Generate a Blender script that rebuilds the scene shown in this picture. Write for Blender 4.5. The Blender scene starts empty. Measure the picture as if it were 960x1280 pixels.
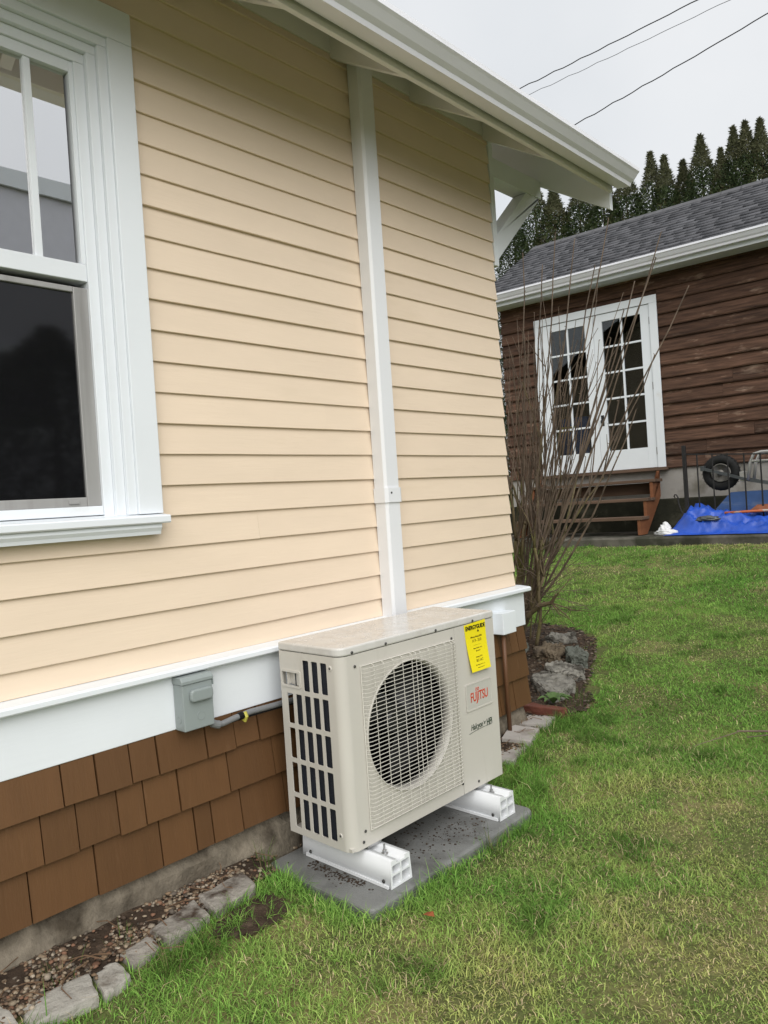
import bpy, math, random
import numpy as np
from math import sin, cos, pi, radians, sqrt
from mathutils import Vector, Matrix

random.seed(7)
RNG = np.random.default_rng(11)
scene = bpy.context.scene
col = scene.collection

# ------------------------------------------------------------------ camera
cam_d = bpy.data.cameras.new("camera")
cam_d.sensor_fit = 'HORIZONTAL'
cam_d.sensor_width = 36.0
cam_d.lens = 36.0 * 928.75 / 960.0
cam_d.clip_start = 0.02
cam_d.clip_end = 2000
cam = bpy.data.objects.new("camera", cam_d)
col.objects.link(cam)
yaw, pitch, roll = 0.7531, -0.0108, -0.0657
fw = Vector((-sin(yaw) * cos(pitch), cos(yaw) * cos(pitch), sin(pitch)))
rt = Vector((cos(yaw), sin(yaw), 0))
up = rt.cross(fw)
r2 = cos(roll) * rt + sin(roll) * up
u2 = -sin(roll) * rt + cos(roll) * up
cam.matrix_world = Matrix(((r2.x, u2.x, -fw.x, 2.0432), (r2.y, u2.y, -fw.y, 0.0), (r2.z, u2.z, -fw.z, 1.1433), (0, 0, 0, 1)))
scene.camera = cam

# ------------------------------------------------------------------ sky, sun, exposure
SUN_EL, SUN_AZ = radians(38), radians(121)      # azimuth measured clockwise from +Y (towards +X)
w = bpy.data.worlds.new("World")
scene.world = w
w.use_nodes = True
nt = w.node_tree
nt.nodes.clear()
sky = nt.nodes.new('ShaderNodeTexSky')
sky.sky_type = 'NISHITA'
sky.sun_disc = False
sky.sun_elevation = SUN_EL
sky.sun_rotation = SUN_AZ
sky.dust_density = 6.0
sky.ozone_density = 1.0
tc = nt.nodes.new('ShaderNodeTexCoord')
nz = nt.nodes.new('ShaderNodeTexNoise')
nz.inputs['Scale'].default_value = 2.2
nz.inputs['Detail'].default_value = 5
nz.inputs['Roughness'].default_value = 0.5
nt.links.new(tc.outputs['Generated'], nz.inputs['Vector'])
rp = nt.nodes.new('ShaderNodeValToRGB')
rp.color_ramp.elements[0].position = 0.3
rp.color_ramp.elements[0].color = (0.80, 0.835, 0.87, 1)
rp.color_ramp.elements[1].position = 0.75
rp.color_ramp.elements[1].color = (0.97, 0.985, 1.0, 1)
nt.links.new(nz.outputs['Fac'], rp.inputs['Fac'])
cl = nt.nodes.new('ShaderNodeVectorMath')
cl.operation = 'SCALE'
cl.inputs['Scale'].default_value = 4.4
nt.links.new(rp.outputs['Color'], cl.inputs[0])
mx = nt.nodes.new('ShaderNodeMix')
mx.data_type = 'RGBA'
mx.inputs['Factor'].default_value = 0.95          # an almost closed cloud deck over the clear sky
nt.links.new(sky.outputs['Color'], mx.inputs['A'])
nt.links.new(cl.outputs['Vector'], mx.inputs['B'])
bg = nt.nodes.new('ShaderNodeBackground')
bg.inputs['Strength'].default_value = 0.1
nt.links.new(mx.outputs['Result'], bg.inputs['Color'])
ow = nt.nodes.new('ShaderNodeOutputWorld')
nt.links.new(bg.outputs['Background'], ow.inputs['Surface'])

sd = bpy.data.lights.new("sun", 'SUN')
sd.energy = 1.5
sd.angle = radians(72)
sd.color = (1.0, 0.985, 0.965)
so = bpy.data.objects.new("sun", sd)
col.objects.link(so)
sv = Vector((sin(SUN_AZ) * cos(SUN_EL), cos(SUN_AZ) * cos(SUN_EL), sin(SUN_EL)))
so.rotation_euler = (-sv).to_track_quat('-Z', 'Y').to_euler()
so.location = sv * 30
vs = scene.view_settings
scene.display_settings.display_device = 'sRGB'
vs.view_transform = 'Standard'
vs.look = 'None'
vs.exposure = 1.06
vs.gamma = 1.0
vs.use_curve_mapping = False
scene.cycles.max_bounces = 6
scene.cycles.transparent_max_bounces = 12

# ------------------------------------------------------------------ materials
def M(name, c, rough=0.6, spec=0.5, var=0.0, vscale=6.0, vstretch=(1, 1, 1), c2=None, c2pos=(0.5, 0.65), c2scale=3.0, c2stretch=(1, 1, 1),
      bump=0.0, bscale=60.0, bstretch=(1, 1, 1), rnd=0.0, metal=0.0, attr=False, rvar=0.0, transl=0.0, streak=None):
    m = bpy.data.materials.new(name)
    m.use_nodes = True
    t = m.node_tree
    N, L = t.nodes, t.links
    b = N['Principled BSDF']
    b.inputs['Roughness'].default_value = rough
    b.inputs['Specular IOR Level'].default_value = spec
    b.inputs['Metallic'].default_value = metal
    co = N.new('ShaderNodeTexCoord')
    def noise(scale, stretch, detail=5, rough_=0.55):
        mp = N.new('ShaderNodeMapping')
        mp.inputs['Scale'].default_value = stretch
        L.new(co.outputs['Object'], mp.inputs['Vector'])
        if rnd or True:
            oi = N.new('ShaderNodeObjectInfo')
            ml = N.new('ShaderNodeVectorMath'); ml.operation = 'SCALE'
            cb = N.new('ShaderNodeCombineXYZ')
            for i in range(3): L.new(oi.outputs['Random'], cb.inputs[i])
            ml.inputs['Scale'].default_value = 37.0
            L.new(cb.outputs[0], ml.inputs[0])
            L.new(ml.outputs[0], mp.inputs['Location'])
        n = N.new('ShaderNodeTexNoise')
        n.inputs['Scale'].default_value = scale
        n.inputs['Detail'].default_value = detail
        n.inputs['Roughness'].default_value = rough_
        L.new(mp.outputs[0], n.inputs['Vector'])
        return n
    if attr:
        a = N.new('ShaderNodeAttribute'); a.attribute_name = 'Col'
        cur = a.outputs['Color']
    else:
        a = N.new('ShaderNodeRGB'); a.outputs[0].default_value = (*c, 1)
        cur = a.outputs[0]
    def mixc(A, B, fac, mode='MIX'):
        k = N.new('ShaderNodeMix'); k.data_type = 'RGBA'; k.blend_type = mode
        if isinstance(fac, float): k.inputs['Factor'].default_value = fac
        else: L.new(fac, k.inputs['Factor'])
        L.new(A, k.inputs['A'])
        if isinstance(B, tuple): k.inputs['B'].default_value = (*B, 1)
        else: L.new(B, k.inputs['B'])
        return k.outputs['Result']
    if c2 is not None:
        n = noise(c2scale, c2stretch)
        r = N.new('ShaderNodeMapRange')
        r.inputs['From Min'].default_value, r.inputs['From Max'].default_value = c2pos
        L.new(n.outputs['Fac'], r.inputs['Value'])
        cur = mixc(cur, c2, r.outputs[0])
    if streak is not None:                       # (colour, scale, stretch, lo, hi)
        n = noise(streak[1], streak[2], 6, 0.6)
        r = N.new('ShaderNodeMapRange')
        r.inputs['From Min'].default_value, r.inputs['From Max'].default_value = streak[3], streak[4]
        L.new(n.outputs['Fac'], r.inputs['Value'])
        cur = mixc(cur, streak[0], r.outputs[0])
    if var or rnd:
        h = N.new('ShaderNodeHueSaturation')
        L.new(cur, h.inputs['Color'])
        v = None
        if var:
            n = noise(vscale, vstretch)
            r = N.new('ShaderNodeMapRange')
            r.inputs['From Min'].default_value, r.inputs['From Max'].default_value = 0.25, 0.75
            r.inputs['To Min'].default_value, r.inputs['To Max'].default_value = 1 - var, 1 + var
            L.new(n.outputs['Fac'], r.inputs['Value'])
            v = r.outputs[0]
        if rnd:
            oi = N.new('ShaderNodeObjectInfo')
            r = N.new('ShaderNodeMapRange')
            r.inputs['To Min'].default_value, r.inputs['To Max'].default_value = 1 - rnd, 1 + rnd
            L.new(oi.outputs['Random'], r.inputs['Value'])
            if v is None: v = r.outputs[0]
            else:
                q = N.new('ShaderNodeMath'); q.operation = 'MULTIPLY'
                L.new(v, q.inputs[0]); L.new(r.outputs[0], q.inputs[1]); v = q.outputs[0]
        L.new(v, h.inputs['Value'])
        cur = h.outputs[0]
    L.new(cur, b.inputs['Base Color'])
    if rvar:
        n = noise(vscale * 1.7, vstretch)
        r = N.new('ShaderNodeMapRange')
        r.inputs['From Min'].default_value, r.inputs['From Max'].default_value = 0.3, 0.7
        r.inputs['To Min'].default_value, r.inputs['To Max'].default_value = max(0.02, rough - rvar), min(1, rough + rvar)
        L.new(n.outputs['Fac'], r.inputs['Value'])
        L.new(r.outputs[0], b.inputs['Roughness'])
    if bump:
        n = noise(bscale, bstretch, 6, 0.6)
        bp = N.new('ShaderNodeBump')
        bp.inputs['Strength'].default_value = bump
        bp.inputs['Distance'].default_value = 0.01
        L.new(n.outputs['Fac'], bp.inputs['Height'])
        L.new(bp.outputs[0], b.inputs['Normal'])
    if transl:
        tr = N.new('ShaderNodeBsdfTranslucent')
        L.new(cur, tr.inputs['Color'])
        ms = N.new('ShaderNodeMixShader')
        ms.inputs[0].default_value = transl
        L.new(b.outputs[0], ms.inputs[1]); L.new(tr.outputs[0], ms.inputs[2])
        L.new(ms.outputs[0], N['Material Output'].inputs['Surface'])
    return m

def glass_mat(name, tint=(0.9, 0.95, 0.95), boost=1.0):
    m = bpy.data.materials.new(name)
    m.use_nodes = True
    t = m.node_tree; N, L = t.nodes, t.links
    N.remove(N['Principled BSDF'])
    f = N.new('ShaderNodeFresnel'); f.inputs['IOR'].default_value = 1.52
    q = N.new('ShaderNodeMath'); q.operation = 'MULTIPLY'; q.inputs[1].default_value = boost; q.use_clamp = True
    L.new(f.outputs[0], q.inputs[0])
    tr = N.new('ShaderNodeBsdfTransparent'); tr.inputs[0].default_value = (*tint, 1)
    gl = N.new('ShaderNodeBsdfGlossy'); gl.inputs['Roughness'].default_value = 0.003
    co = N.new('ShaderNodeTexCoord')
    nn = N.new('ShaderNodeTexNoise'); nn.inputs['Scale'].default_value = 2.5
    L.new(co.outputs['Object'], nn.inputs['Vector'])
    bp = N.new('ShaderNodeBump'); bp.inputs['Strength'].default_value = 0.03; bp.inputs['Distance'].default_value = 0.02
    L.new(nn.outputs['Fac'], bp.inputs['Height']); L.new(bp.outputs[0], gl.inputs['Normal'])
    ms = N.new('ShaderNodeMixShader')
    L.new(q.outputs[0], ms.inputs[0]); L.new(tr.outputs[0], ms.inputs[1]); L.new(gl.outputs[0], ms.inputs[2])
    L.new(ms.outputs[0], N['Material Output'].inputs['Surface'])
    return m

m_siding = M('cream_siding', (0.755, 0.620, 0.475), 0.5, 0.4, var=0.035, vscale=3, vstretch=(1, 1, 4), bump=0.08, bscale=120, bstretch=(1, 0.08, 1), rnd=0.018,
             streak=((0.66, 0.54, 0.39), 2.2, (1, 0.6, 3), 0.62, 0.95))
m_white = M('white_trim', (0.755, 0.79, 0.82), 0.42, 0.5, var=0.025, vscale=4, bump=0.05, bscale=90, bstretch=(1, 0.1, 1), rnd=0.01,
            streak=((0.62, 0.60, 0.55), 3, (1, 1, 1), 0.66, 0.95))
m_soffit = M('white_soffit', (0.76, 0.75, 0.72), 0.6, 0.3, var=0.03, vscale=5)
m_gutter = M('white_gutter', (0.78, 0.785, 0.83), 0.35, 0.5, var=0.03, vscale=3, streak=((0.55, 0.55, 0.52), 4, (1, 0.3, 3), 0.58, 0.9))
m_skirt = M('brown_shingle_paint', (0.112, 0.054, 0.021), 0.55, 0.35, var=0.07, vscale=7, vstretch=(1, 4, 0.6), bump=0.13, bscale=45, bstretch=(1, 3, 0.35), rnd=0.10,
            streak=((0.15, 0.08, 0.038), 14, (1, 2.5, 0.5), 0.62, 0.9))
m_conc = M('foundation_concrete', (0.185, 0.158, 0.12), 0.92, 0.2, var=0.35, vscale=16, c2=(0.06, 0.048, 0.034), c2pos=(0.46, 0.66), c2scale=7, bump=1.0, bscale=34)
m_pad = M('wet_grey_pad', (0.185, 0.187, 0.18), 0.42, 0.45, var=0.18, vscale=7, c2=(0.11, 0.11, 0.104), c2pos=(0.5, 0.64), c2scale=6, bump=0.25, bscale=160, rvar=0.2)
m_stone = M('edging_stone', (0.36, 0.34, 0.30), 0.85, 0.25, var=0.16, vscale=14, c2=(0.085, 0.062, 0.043), c2pos=(0.55, 0.68), c2scale=9, bump=0.7, bscale=55, rnd=0.08)
m_stone_dirty = M('soil_covered_stone', (0.30, 0.275, 0.24), 0.9, 0.2, var=0.2, vscale=14, c2=(0.065, 0.045, 0.032), c2pos=(0.52, 0.62), c2scale=8, bump=0.8, bscale=60, rnd=0.1)
m_paver = M('grey_paver', (0.40, 0.37, 0.34), 0.8, 0.3, var=0.1, vscale=20, c2=(0.22, 0.19, 0.16), c2pos=(0.55, 0.75), c2scale=8, bump=0.3, bscale=140, rnd=0.06)
m_rock = M('fieldstone', (0.20, 0.19, 0.165), 0.85, 0.3, var=0.35, vscale=12, c2=(0.05, 0.045, 0.036), c2pos=(0.5, 0.62), c2scale=7, bump=0.9, bscale=28, rnd=0.15)
m_rock_g = M('greenish_fieldstone', (0.125, 0.135, 0.115), 0.8, 0.3, var=0.2, vscale=10, c2=(0.09, 0.095, 0.08), c2pos=(0.5, 0.65), c2scale=6, bump=0.7, bscale=30)
m_rock_b = M('brown_fieldstone', (0.14, 0.11, 0.075), 0.85, 0.3, var=0.25, vscale=11, c2=(0.07, 0.055, 0.04), c2pos=(0.48, 0.62), c2scale=8, bump=0.9, bscale=28)
m_brick = M('red_brick', (0.135, 0.046, 0.030), 0.8, 0.3, var=0.2, vscale=20, c2=(0.09, 0.10, 0.05), c2pos=(0.55, 0.7), c2scale=9, bump=0.5, bscale=80)
m_soil = M('bed_soil', (0.050, 0.034, 0.023), 0.95, 0.2, var=0.35, vscale=25, c2=(0.10, 0.072, 0.05), c2pos=(0.52, 0.7), c2scale=18, bump=1.0, bscale=70)
m_ground = M('lawn_soil', (0.10, 0.115, 0.04), 0.95, 0.1, var=0.5, vscale=60, c2=(0.22, 0.19, 0.085), c2pos=(0.5, 0.66), c2scale=2.6, bump=0.6, bscale=60)
m_grass = M('grass_blades', (0, 0, 0), 0.6, 0.08, attr=True, transl=0.3)
m_gravel = M('gravel', (0, 0, 0), 0.75, 0.3, attr=True, var=0.1, vscale=80)
m_ac = M('beige_cabinet', (0.55, 0.525, 0.475), 0.42, 0.5, var=0.03, vscale=5, bump=0.02, bscale=300, streak=((0.40, 0.37, 0.32), 5, (2.5, 2.5, 0.35), 0.60, 0.95))
m_ac_top = M('wet_lid_sky_sheen', (0.60, 0.585, 0.555), 0.20, 0.6, var=0.05, vscale=16, c2=(0.55, 0.525, 0.485), c2pos=(0.46, 0.66), c2scale=11, bump=0.10, bscale=26, rvar=0.14)  # wet lid; whitish sky reflection put into its colour, paler than the cabinet
m_guard = M('pale_wire_coating', (0.62, 0.595, 0.535), 0.4, 0.5, var=0.03)
m_black = M('black_plastic', (0.006, 0.006, 0.007), 0.6, 0.2)
m_fan = M('dark_fan_plastic', (0.013, 0.013, 0.015), 0.45, 0.4)
m_coil = M('coil_fins', (0.010, 0.013, 0.022), 0.5, 0.4, var=0.3, vscale=8, bump=0.5, bscale=300, bstretch=(1, 1, 0.01))
m_screw = M('dark_screw', (0.06, 0.058, 0.055), 0.4, 0.5, metal=0.6)
m_steel = M('galvanised_steel', (0.45, 0.45, 0.45), 0.35, 0.5, metal=0.9, var=0.1, vscale=30)
m_pvc = M('white_pvc', (0.77, 0.785, 0.80), 0.3, 0.5, var=0.02, vscale=6, streak=((0.45, 0.40, 0.33), 9, (1, 1, 1), 0.66, 0.9))
m_yellow = M('yellow_label', (0.83, 0.70, 0.012), 0.45, 0.4, var=0.02)
m_ink = M('black_ink', (0.012, 0.010, 0.008), 0.6, 0.2)
m_inky = M('grey_ink', (0.16, 0.12, 0.01), 0.6, 0.2)
m_plate = M('silver_plate', (0.50, 0.485, 0.44), 0.38, 0.5, var=0.03, vscale=9)
m_red = M('red_lettering', (0.55, 0.055, 0.02), 0.45, 0.4)
m_green = M('dark_green_lettering', (0.03, 0.055, 0.035), 0.5, 0.3)
m_duct = M('white_pvc_duct', (0.735, 0.745, 0.76), 0.38, 0.5, var=0.02, vscale=3)
m_elec = M('grey_enamel', (0.265, 0.30, 0.295), 0.36, 0.5, var=0.03, vscale=8, streak=((0.19, 0.20, 0.19), 9, (1, 1, 0.6), 0.6, 0.9))
m_conduit = M('grey_conduit', (0.18, 0.185, 0.19), 0.45, 0.5, var=0.08)
m_foil = M('yellow_green_wire_tag', (0.50, 0.46, 0.08), 0.35, 0.5)
m_brownpipe = M('brown_painted_pipe', (0.125, 0.058, 0.027), 0.5, 0.4, var=0.1, vscale=10)
m_glass = glass_mat('window_glass', (0.88, 0.92, 0.92), 20.0)
m_glass_shed = glass_mat('door_glass', (0.75, 0.8, 0.8), 1.5)
m_screen = M('dark_insect_screen', (0.007, 0.007, 0.008), 0.05, 1.0)
m_alum = M('grey_screen_frame', (0.36, 0.355, 0.345), 0.45, 0.5, metal=0.25, var=0.07, vscale=8, vstretch=(1, 1, 0.1), streak=((0.2, 0.19, 0.18), 20, (1, 1, 0.06), 0.5, 0.9))
m_room = M('room_wall', (0.30, 0.29, 0.27), 0.8, 0.2)
m_blind = M('pale_blind', (0.55, 0.56, 0.55), 0.6, 0.3)
m_shed = M('weathered_brown_stain', (0.084, 0.045, 0.029), 0.78, 0.25, var=0.65, vscale=12, vstretch=(0.25, 1, 3), rnd=0.28, bump=0.9, bscale=26, bstretch=(0.12, 1, 2.0),
           streak=((0.26, 0.18, 0.13), 7.0, (0.5, 1, 1.6), 0.58, 0.76))
m_sheddark = M('dark_interior', (0.02, 0.017, 0.015), 0.9, 0.1)
m_shedin = M('interior_timber', (0.10, 0.075, 0.05), 0.8, 0.1, var=0.2)
m_roof = M('asphalt_shingle', (0, 0, 0), 0.85, 0.25, attr=True, var=0.2, vscale=60, bump=0.4, bscale=150)
m_roof2 = M('house_roof', (0.10, 0.10, 0.105), 0.9, 0.2, var=0.2, vscale=8)
m_found = M('pale_shed_foundation', (0.36, 0.34, 0.31), 0.9, 0.2, var=0.12, vscale=3, c2=(0.16, 0.145, 0.11), c2pos=(0.55, 0.75), c2scale=2.6, bump=0.4, bscale=18)
m_foot = M('mossy_footing', (0.030, 0.030, 0.020), 0.95, 0.2, var=0.4, vscale=4, c2=(0.075, 0.07, 0.05), c2pos=(0.55, 0.72), c2scale=4, bump=0.7, bscale=22)
m_slab = M('terrace_concrete', (0.13, 0.12, 0.10), 0.9, 0.2, var=0.3, vscale=3.5, c2=(0.045, 0.045, 0.032), c2pos=(0.42, 0.58), c2scale=3.2, bump=0.5, bscale=25)
m_tread = M('tread_timber', (0.13, 0.085, 0.06), 0.8, 0.2, var=0.35, vscale=6, vstretch=(0.2, 2, 2), rnd=0.12)
m_string = M('orange_stained_timber', (0.20, 0.080, 0.036), 0.7, 0.3, var=0.22, vscale=5, vstretch=(1, 1, 3), bump=0.3, bscale=25)
m_iron = M('black_iron', (0.018, 0.017, 0.017), 0.55, 0.4, var=0.3, vscale=20)
m_rubber = M('black_rubber', (0.018, 0.018, 0.018), 0.75, 0.25, var=0.3, vscale=14)
m_rim = M('dirty_steel_rim', (0.21, 0.20, 0.18), 0.55, 0.4, metal=0.3, var=0.25, vscale=15)
m_frame = M('grey_steel_frame', (0.10, 0.11, 0.115), 0.45, 0.5, metal=0.3, var=0.2)
m_tube = M('bare_tube', (0.5, 0.49, 0.47), 0.4, 0.5, metal=0.5)
m_bluetub = M('blue_tray', (0.035, 0.085, 0.22), 0.38, 0.5, var=0.2, vscale=7, streak=((0.16, 0.20, 0.27), 6, (0.4, 1, 2), 0.58, 0.8))
m_rust = M('rusty_patch', (0.23, 0.085, 0.045), 0.8, 0.2, var=0.3, vscale=12)
m_tarp = M('blue_tarp', (0.022, 0.085, 0.47), 0.33, 0.5, var=0.2, vscale=6, bump=0.35, bscale=22)
m_bag = M('white_plastic_bag', (0.75, 0.75, 0.75), 0.4, 0.5, var=0.05)
m_orange = M('orange_handle', (0.55, 0.14, 0.05), 0.5, 0.4, c2=(0.45, 0.42, 0.38), c2pos=(0.5, 0.55), c2scale=4)
m_bark = M('shrub_bark', (0.165, 0.13, 0.078), 0.85, 0.2, var=0.4, vscale=16, vstretch=(2, 2, 0.6), c2=(0.16, 0.145, 0.06), c2pos=(0.48, 0.65), c2scale=6, bump=0.5, bscale=60)
m_twig = M('twig_bark', (0.165, 0.125, 0.095), 0.8, 0.2, var=0.6, vscale=9)
m_treetrunk = M('cedar_trunk', (0.09, 0.06, 0.04), 0.9, 0.2, var=0.3)
m_leaf = M('cedar_sprays', (0, 0, 0), 0.65, 0.2, attr=True, transl=0.2)
m_weed = M('weed_leaf', (0.10, 0.17, 0.05), 0.5, 0.4, var=0.2, vscale=20, transl=0.2)
m_dead = M('dead_leaf', (0.30, 0.09, 0.03), 0.7, 0.3, var=0.2)
m_deadtan = M('dry_debris', (0.16, 0.10, 0.06), 0.8, 0.2, var=0.3)
m_wire = M('black_cable', (0.02, 0.02, 0.022), 0.6, 0.3)
m_neigh = M('lilac_grey_siding', (0.68, 0.68, 0.74), 0.7, 0.2, var=0.03)
m_blue = M('blue_plastic_bin', (0.02, 0.10, 0.35), 0.4, 0.4)

# ------------------------------------------------------------------ mesh helpers
class MB:
    def __init__(self): self.v = []; self.f = []
    def add(self, vs, fs):
        o = len(self.v); self.v += [tuple(p) for p in vs]; self.f += [tuple(i + o for i in q) for q in fs]; return self
    def box(self, x0, x1, y0, y1, z0, z1):
        return self.add([(x0, y0, z0), (x1, y0, z0), (x1, y1, z0), (x0, y1, z0), (x0, y0, z1), (x1, y0, z1), (x1, y1, z1), (x0, y1, z1)],
                        [(0, 3, 2, 1), (4, 5, 6, 7), (0, 1, 5, 4), (1, 2, 6, 5), (2, 3, 7, 6), (3, 0, 4, 7)])
    def prism(self, poly, axis, a, b):
        """poly: 2-D points; axis 'y': points are (x,z), 'x': (y,z), 'z': (x,y)"""
        n = len(poly)
        def P(p, t): return {'y': (p[0], t, p[1]), 'x': (t, p[0], p[1]), 'z': (p[0], p[1], t)}[axis]
        vs = [P(p, a) for p in poly] + [P(p, b) for p in poly]
        fs = [tuple(range(n - 1, -1, -1)), tuple(range(n, 2 * n))] + [(i, (i + 1) % n, n + (i + 1) % n, n + i) for i in range(n)]
        return self.add(vs, fs)
    def tube(self, pts, r, n=6, cap=True):
        pts = [Vector(p) for p in pts]; k = len(pts)
        rr = r if isinstance(r, (list, tuple)) else [r] * k
        vs, fs = [], []
        ref = None
        for i, p in enumerate(pts):
            d = (pts[min(i + 1, k - 1)] - pts[max(i - 1, 0)]).normalized()
            if ref is None:
                ref = d.orthogonal().normalized()
            ref = (ref - d * ref.dot(d)).normalized()
            bi = d.cross(ref)
            for j in range(n):
                a = 2 * pi * j / n
                vs.append(p + rr[i] * (cos(a) * ref + sin(a) * bi))
        for i in range(k - 1):
            for j in range(n):
                fs.append((i * n + j, i * n + (j + 1) % n, (i + 1) * n + (j + 1) % n, (i + 1) * n + j))
        if cap:
            fs.append(tuple(range(n - 1, -1, -1))); fs.append(tuple(range((k - 1) * n, k * n)))
        return self.add(vs, fs)
    def lathe(self, prof, c, axis='x', n=32, closed=False):
        """prof: list of (t along axis, radius)"""
        vs, fs = [], []
        k = len(prof)
        for (t, r) in prof:
            for j in range(n):
                a = 2 * pi * j / n
                if axis == 'x': vs.append((c[0] + t, c[1] + r * cos(a), c[2] + r * sin(a)))
                elif axis == 'y': vs.append((c[0] + r * cos(a), c[1] + t, c[2] + r * sin(a)))
                else: vs.append((c[0] + r * cos(a), c[1] + r * sin(a), c[2] + t))
        for i in range(k if closed else k - 1):
            i2 = (i + 1) % k
            for j in range(n):
                fs.append((i * n + j, i * n + (j + 1) % n, i2 * n + (j + 1) % n, i2 * n + j))
        if not closed:
            fs.append(tuple(range(n))); fs.append(tuple(range((k - 1) * n, k * n)))
        return self.add(vs, fs)
    def build(self, name, mat, parent=None, bevel=0.0, smooth=False, seg=2, solid=0.0, auto=None):
        me = bpy.data.meshes.new(name)
        V = np.array(self.v, dtype=float)
        lo, hi = V.min(0), V.max(0)
        c = Vector(((lo[0] + hi[0]) / 2, (lo[1] + hi[1]) / 2, lo[2]))
        me.from_pydata([tuple(p - np.array(c)) for p in V], [], self.f)
        import bmesh
        bm = bmesh.new(); bm.from_mesh(me); bmesh.ops.recalc_face_normals(bm, faces=bm.faces); bm.to_mesh(me); bm.free()
        return place(name, me, mat, c, parent, bevel, smooth, seg, solid)

ORG = {}
def place(name, me, mat, c, parent=None, bevel=0.0, smooth=False, seg=2, solid=0.0):
    o = bpy.data.objects.new(name, me)
    me.materials.append(mat)
    col.objects.link(o)
    ORG[o.name] = Vector(c)
    if parent is not None:
        o.parent = parent
        o.location = Vector(c) - ORG[parent.name]
    else:
        o.location = c
    if smooth:
        me.polygons.foreach_set('use_smooth', [True] * len(me.polygons))
    if solid:
        s = o.modifiers.new('solid', 'SOLIDIFY'); s.thickness = solid; s.offset = 0
    if bevel:
        b = o.modifiers.new('bevel', 'BEVEL'); b.width = bevel; b.segments = seg; b.limit_method = 'ANGLE'; b.angle_limit = radians(40)
    return o

def empty(name, loc, rz=0.0, frame=None):
    o = bpy.data.objects.new(name, None)
    o.empty_display_size = 0.1
    col.objects.link(o)
    o.location = loc
    o.rotation_euler = (0, 0, rz)
    ORG[o.name] = Vector(loc) if frame is None else Vector(frame)
    return o

def tag(o, label, cat, group=None):
    o['label'] = label; o['category'] = cat
    if group: o['group'] = group
    return o
def struct(o): o['kind'] = 'structure'; return o
def stuff(o): o['kind'] = 'stuff'; return o
def B(*a): return MB().box(*a)

def mesh_color(me, cols):
    a = me.color_attributes.new('Col', 'FLOAT_COLOR', 'POINT')
    c4 = np.ones((len(cols), 4), dtype=np.float32); c4[:, :3] = cols
    a.data.foreach_set('color', c4.ravel())

def np_mesh(name, V, F4=None, F3=None):
    """fast mesh from numpy arrays of quads and triangles"""
    me = bpy.data.meshes.new(name)
    F4 = np.zeros((0, 4), int) if F4 is None else F4
    F3 = np.zeros((0, 3), int) if F3 is None else F3
    me.vertices.add(len(V)); me.vertices.foreach_set('co', np.asarray(V, dtype=np.float32).ravel())
    nl = F4.size + F3.size
    me.loops.add(nl)
    me.loops.foreach_set('vertex_index', np.concatenate([F4.ravel(), F3.ravel()]).astype(np.int32))
    me.polygons.add(len(F4) + len(F3))
    st = np.concatenate([np.arange(len(F4)) * 4, F4.size + np.arange(len(F3)) * 3]).astype(np.int32)
    me.polygons.foreach_set('loop_start', st)
    me.update(calc_edges=True)
    me.validate()
    return me

def curve_mesh(name, loops, thick, mat4):
    """flat plate with holes from 2-D loops, extruded; mat4 brings the XY plate into place"""
    cu = bpy.data.curves.new(name, 'CURVE'); cu.dimensions = '2D'; cu.fill_mode = 'BOTH'; cu.extrude = thick / 2
    for lp in loops:
        s = cu.splines.new('POLY'); s.points.add(len(lp) - 1)
        for p, q in zip(s.points, lp): p.co = (q[0], q[1], 0, 1)
        s.use_cyclic_u = True
    ob = bpy.data.objects.new(name, cu)
    me = bpy.data.meshes.new_from_object(ob)
    bpy.data.objects.remove(ob)
    me.transform(mat4)
    me.materials.clear()
    return me

def text_mesh(txt, size, mat4, extrude=0.0004, shear=0.0, sx=1.0, offset=0.0):
    cu = bpy.data.curves.new('lettering', 'FONT'); cu.body = txt; cu.size = size; cu.extrude = extrude; cu.shear = shear
    cu.align_x = 'CENTER'; cu.align_y = 'CENTER'; cu.offset = offset
    ob = bpy.data.objects.new('lettering', cu)
    me = bpy.data.meshes.new_from_object(ob)
    bpy.data.objects.remove(ob)
    me.transform(mat4 @ Matrix.Diagonal((sx, 1, 1, 1)))
    me.materials.clear()
    return me

def put_mesh(name, me, mat, parent=None, **k):
    """place a mesh given in frame coordinates, moving its origin to its base"""
    n = len(me.vertices); a = np.empty(n * 3, dtype=np.float32); me.vertices.foreach_get('co', a); a = a.reshape(-1, 3)
    lo, hi = a.min(0), a.max(0)
    c = Vector(((lo[0] + hi[0]) / 2, (lo[1] + hi[1]) / 2, lo[2]))
    me.transform(Matrix.Translation(-c))
    return place(name, me, mat, c, parent, **k)

def rrect(x0, x1, y0, y1, r, n=3):
    out = []
    for cx, cy, a0 in ((x1 - r, y1 - r, 0), (x0 + r, y1 - r, 90), (x0 + r, y0 + r, 180), (x1 - r, y0 + r, 270)):
        for i in range(n + 1):
            a = radians(a0 + 90 * i / n); out.append((cx + r * cos(a), cy + r * sin(a)))
    return out

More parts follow.
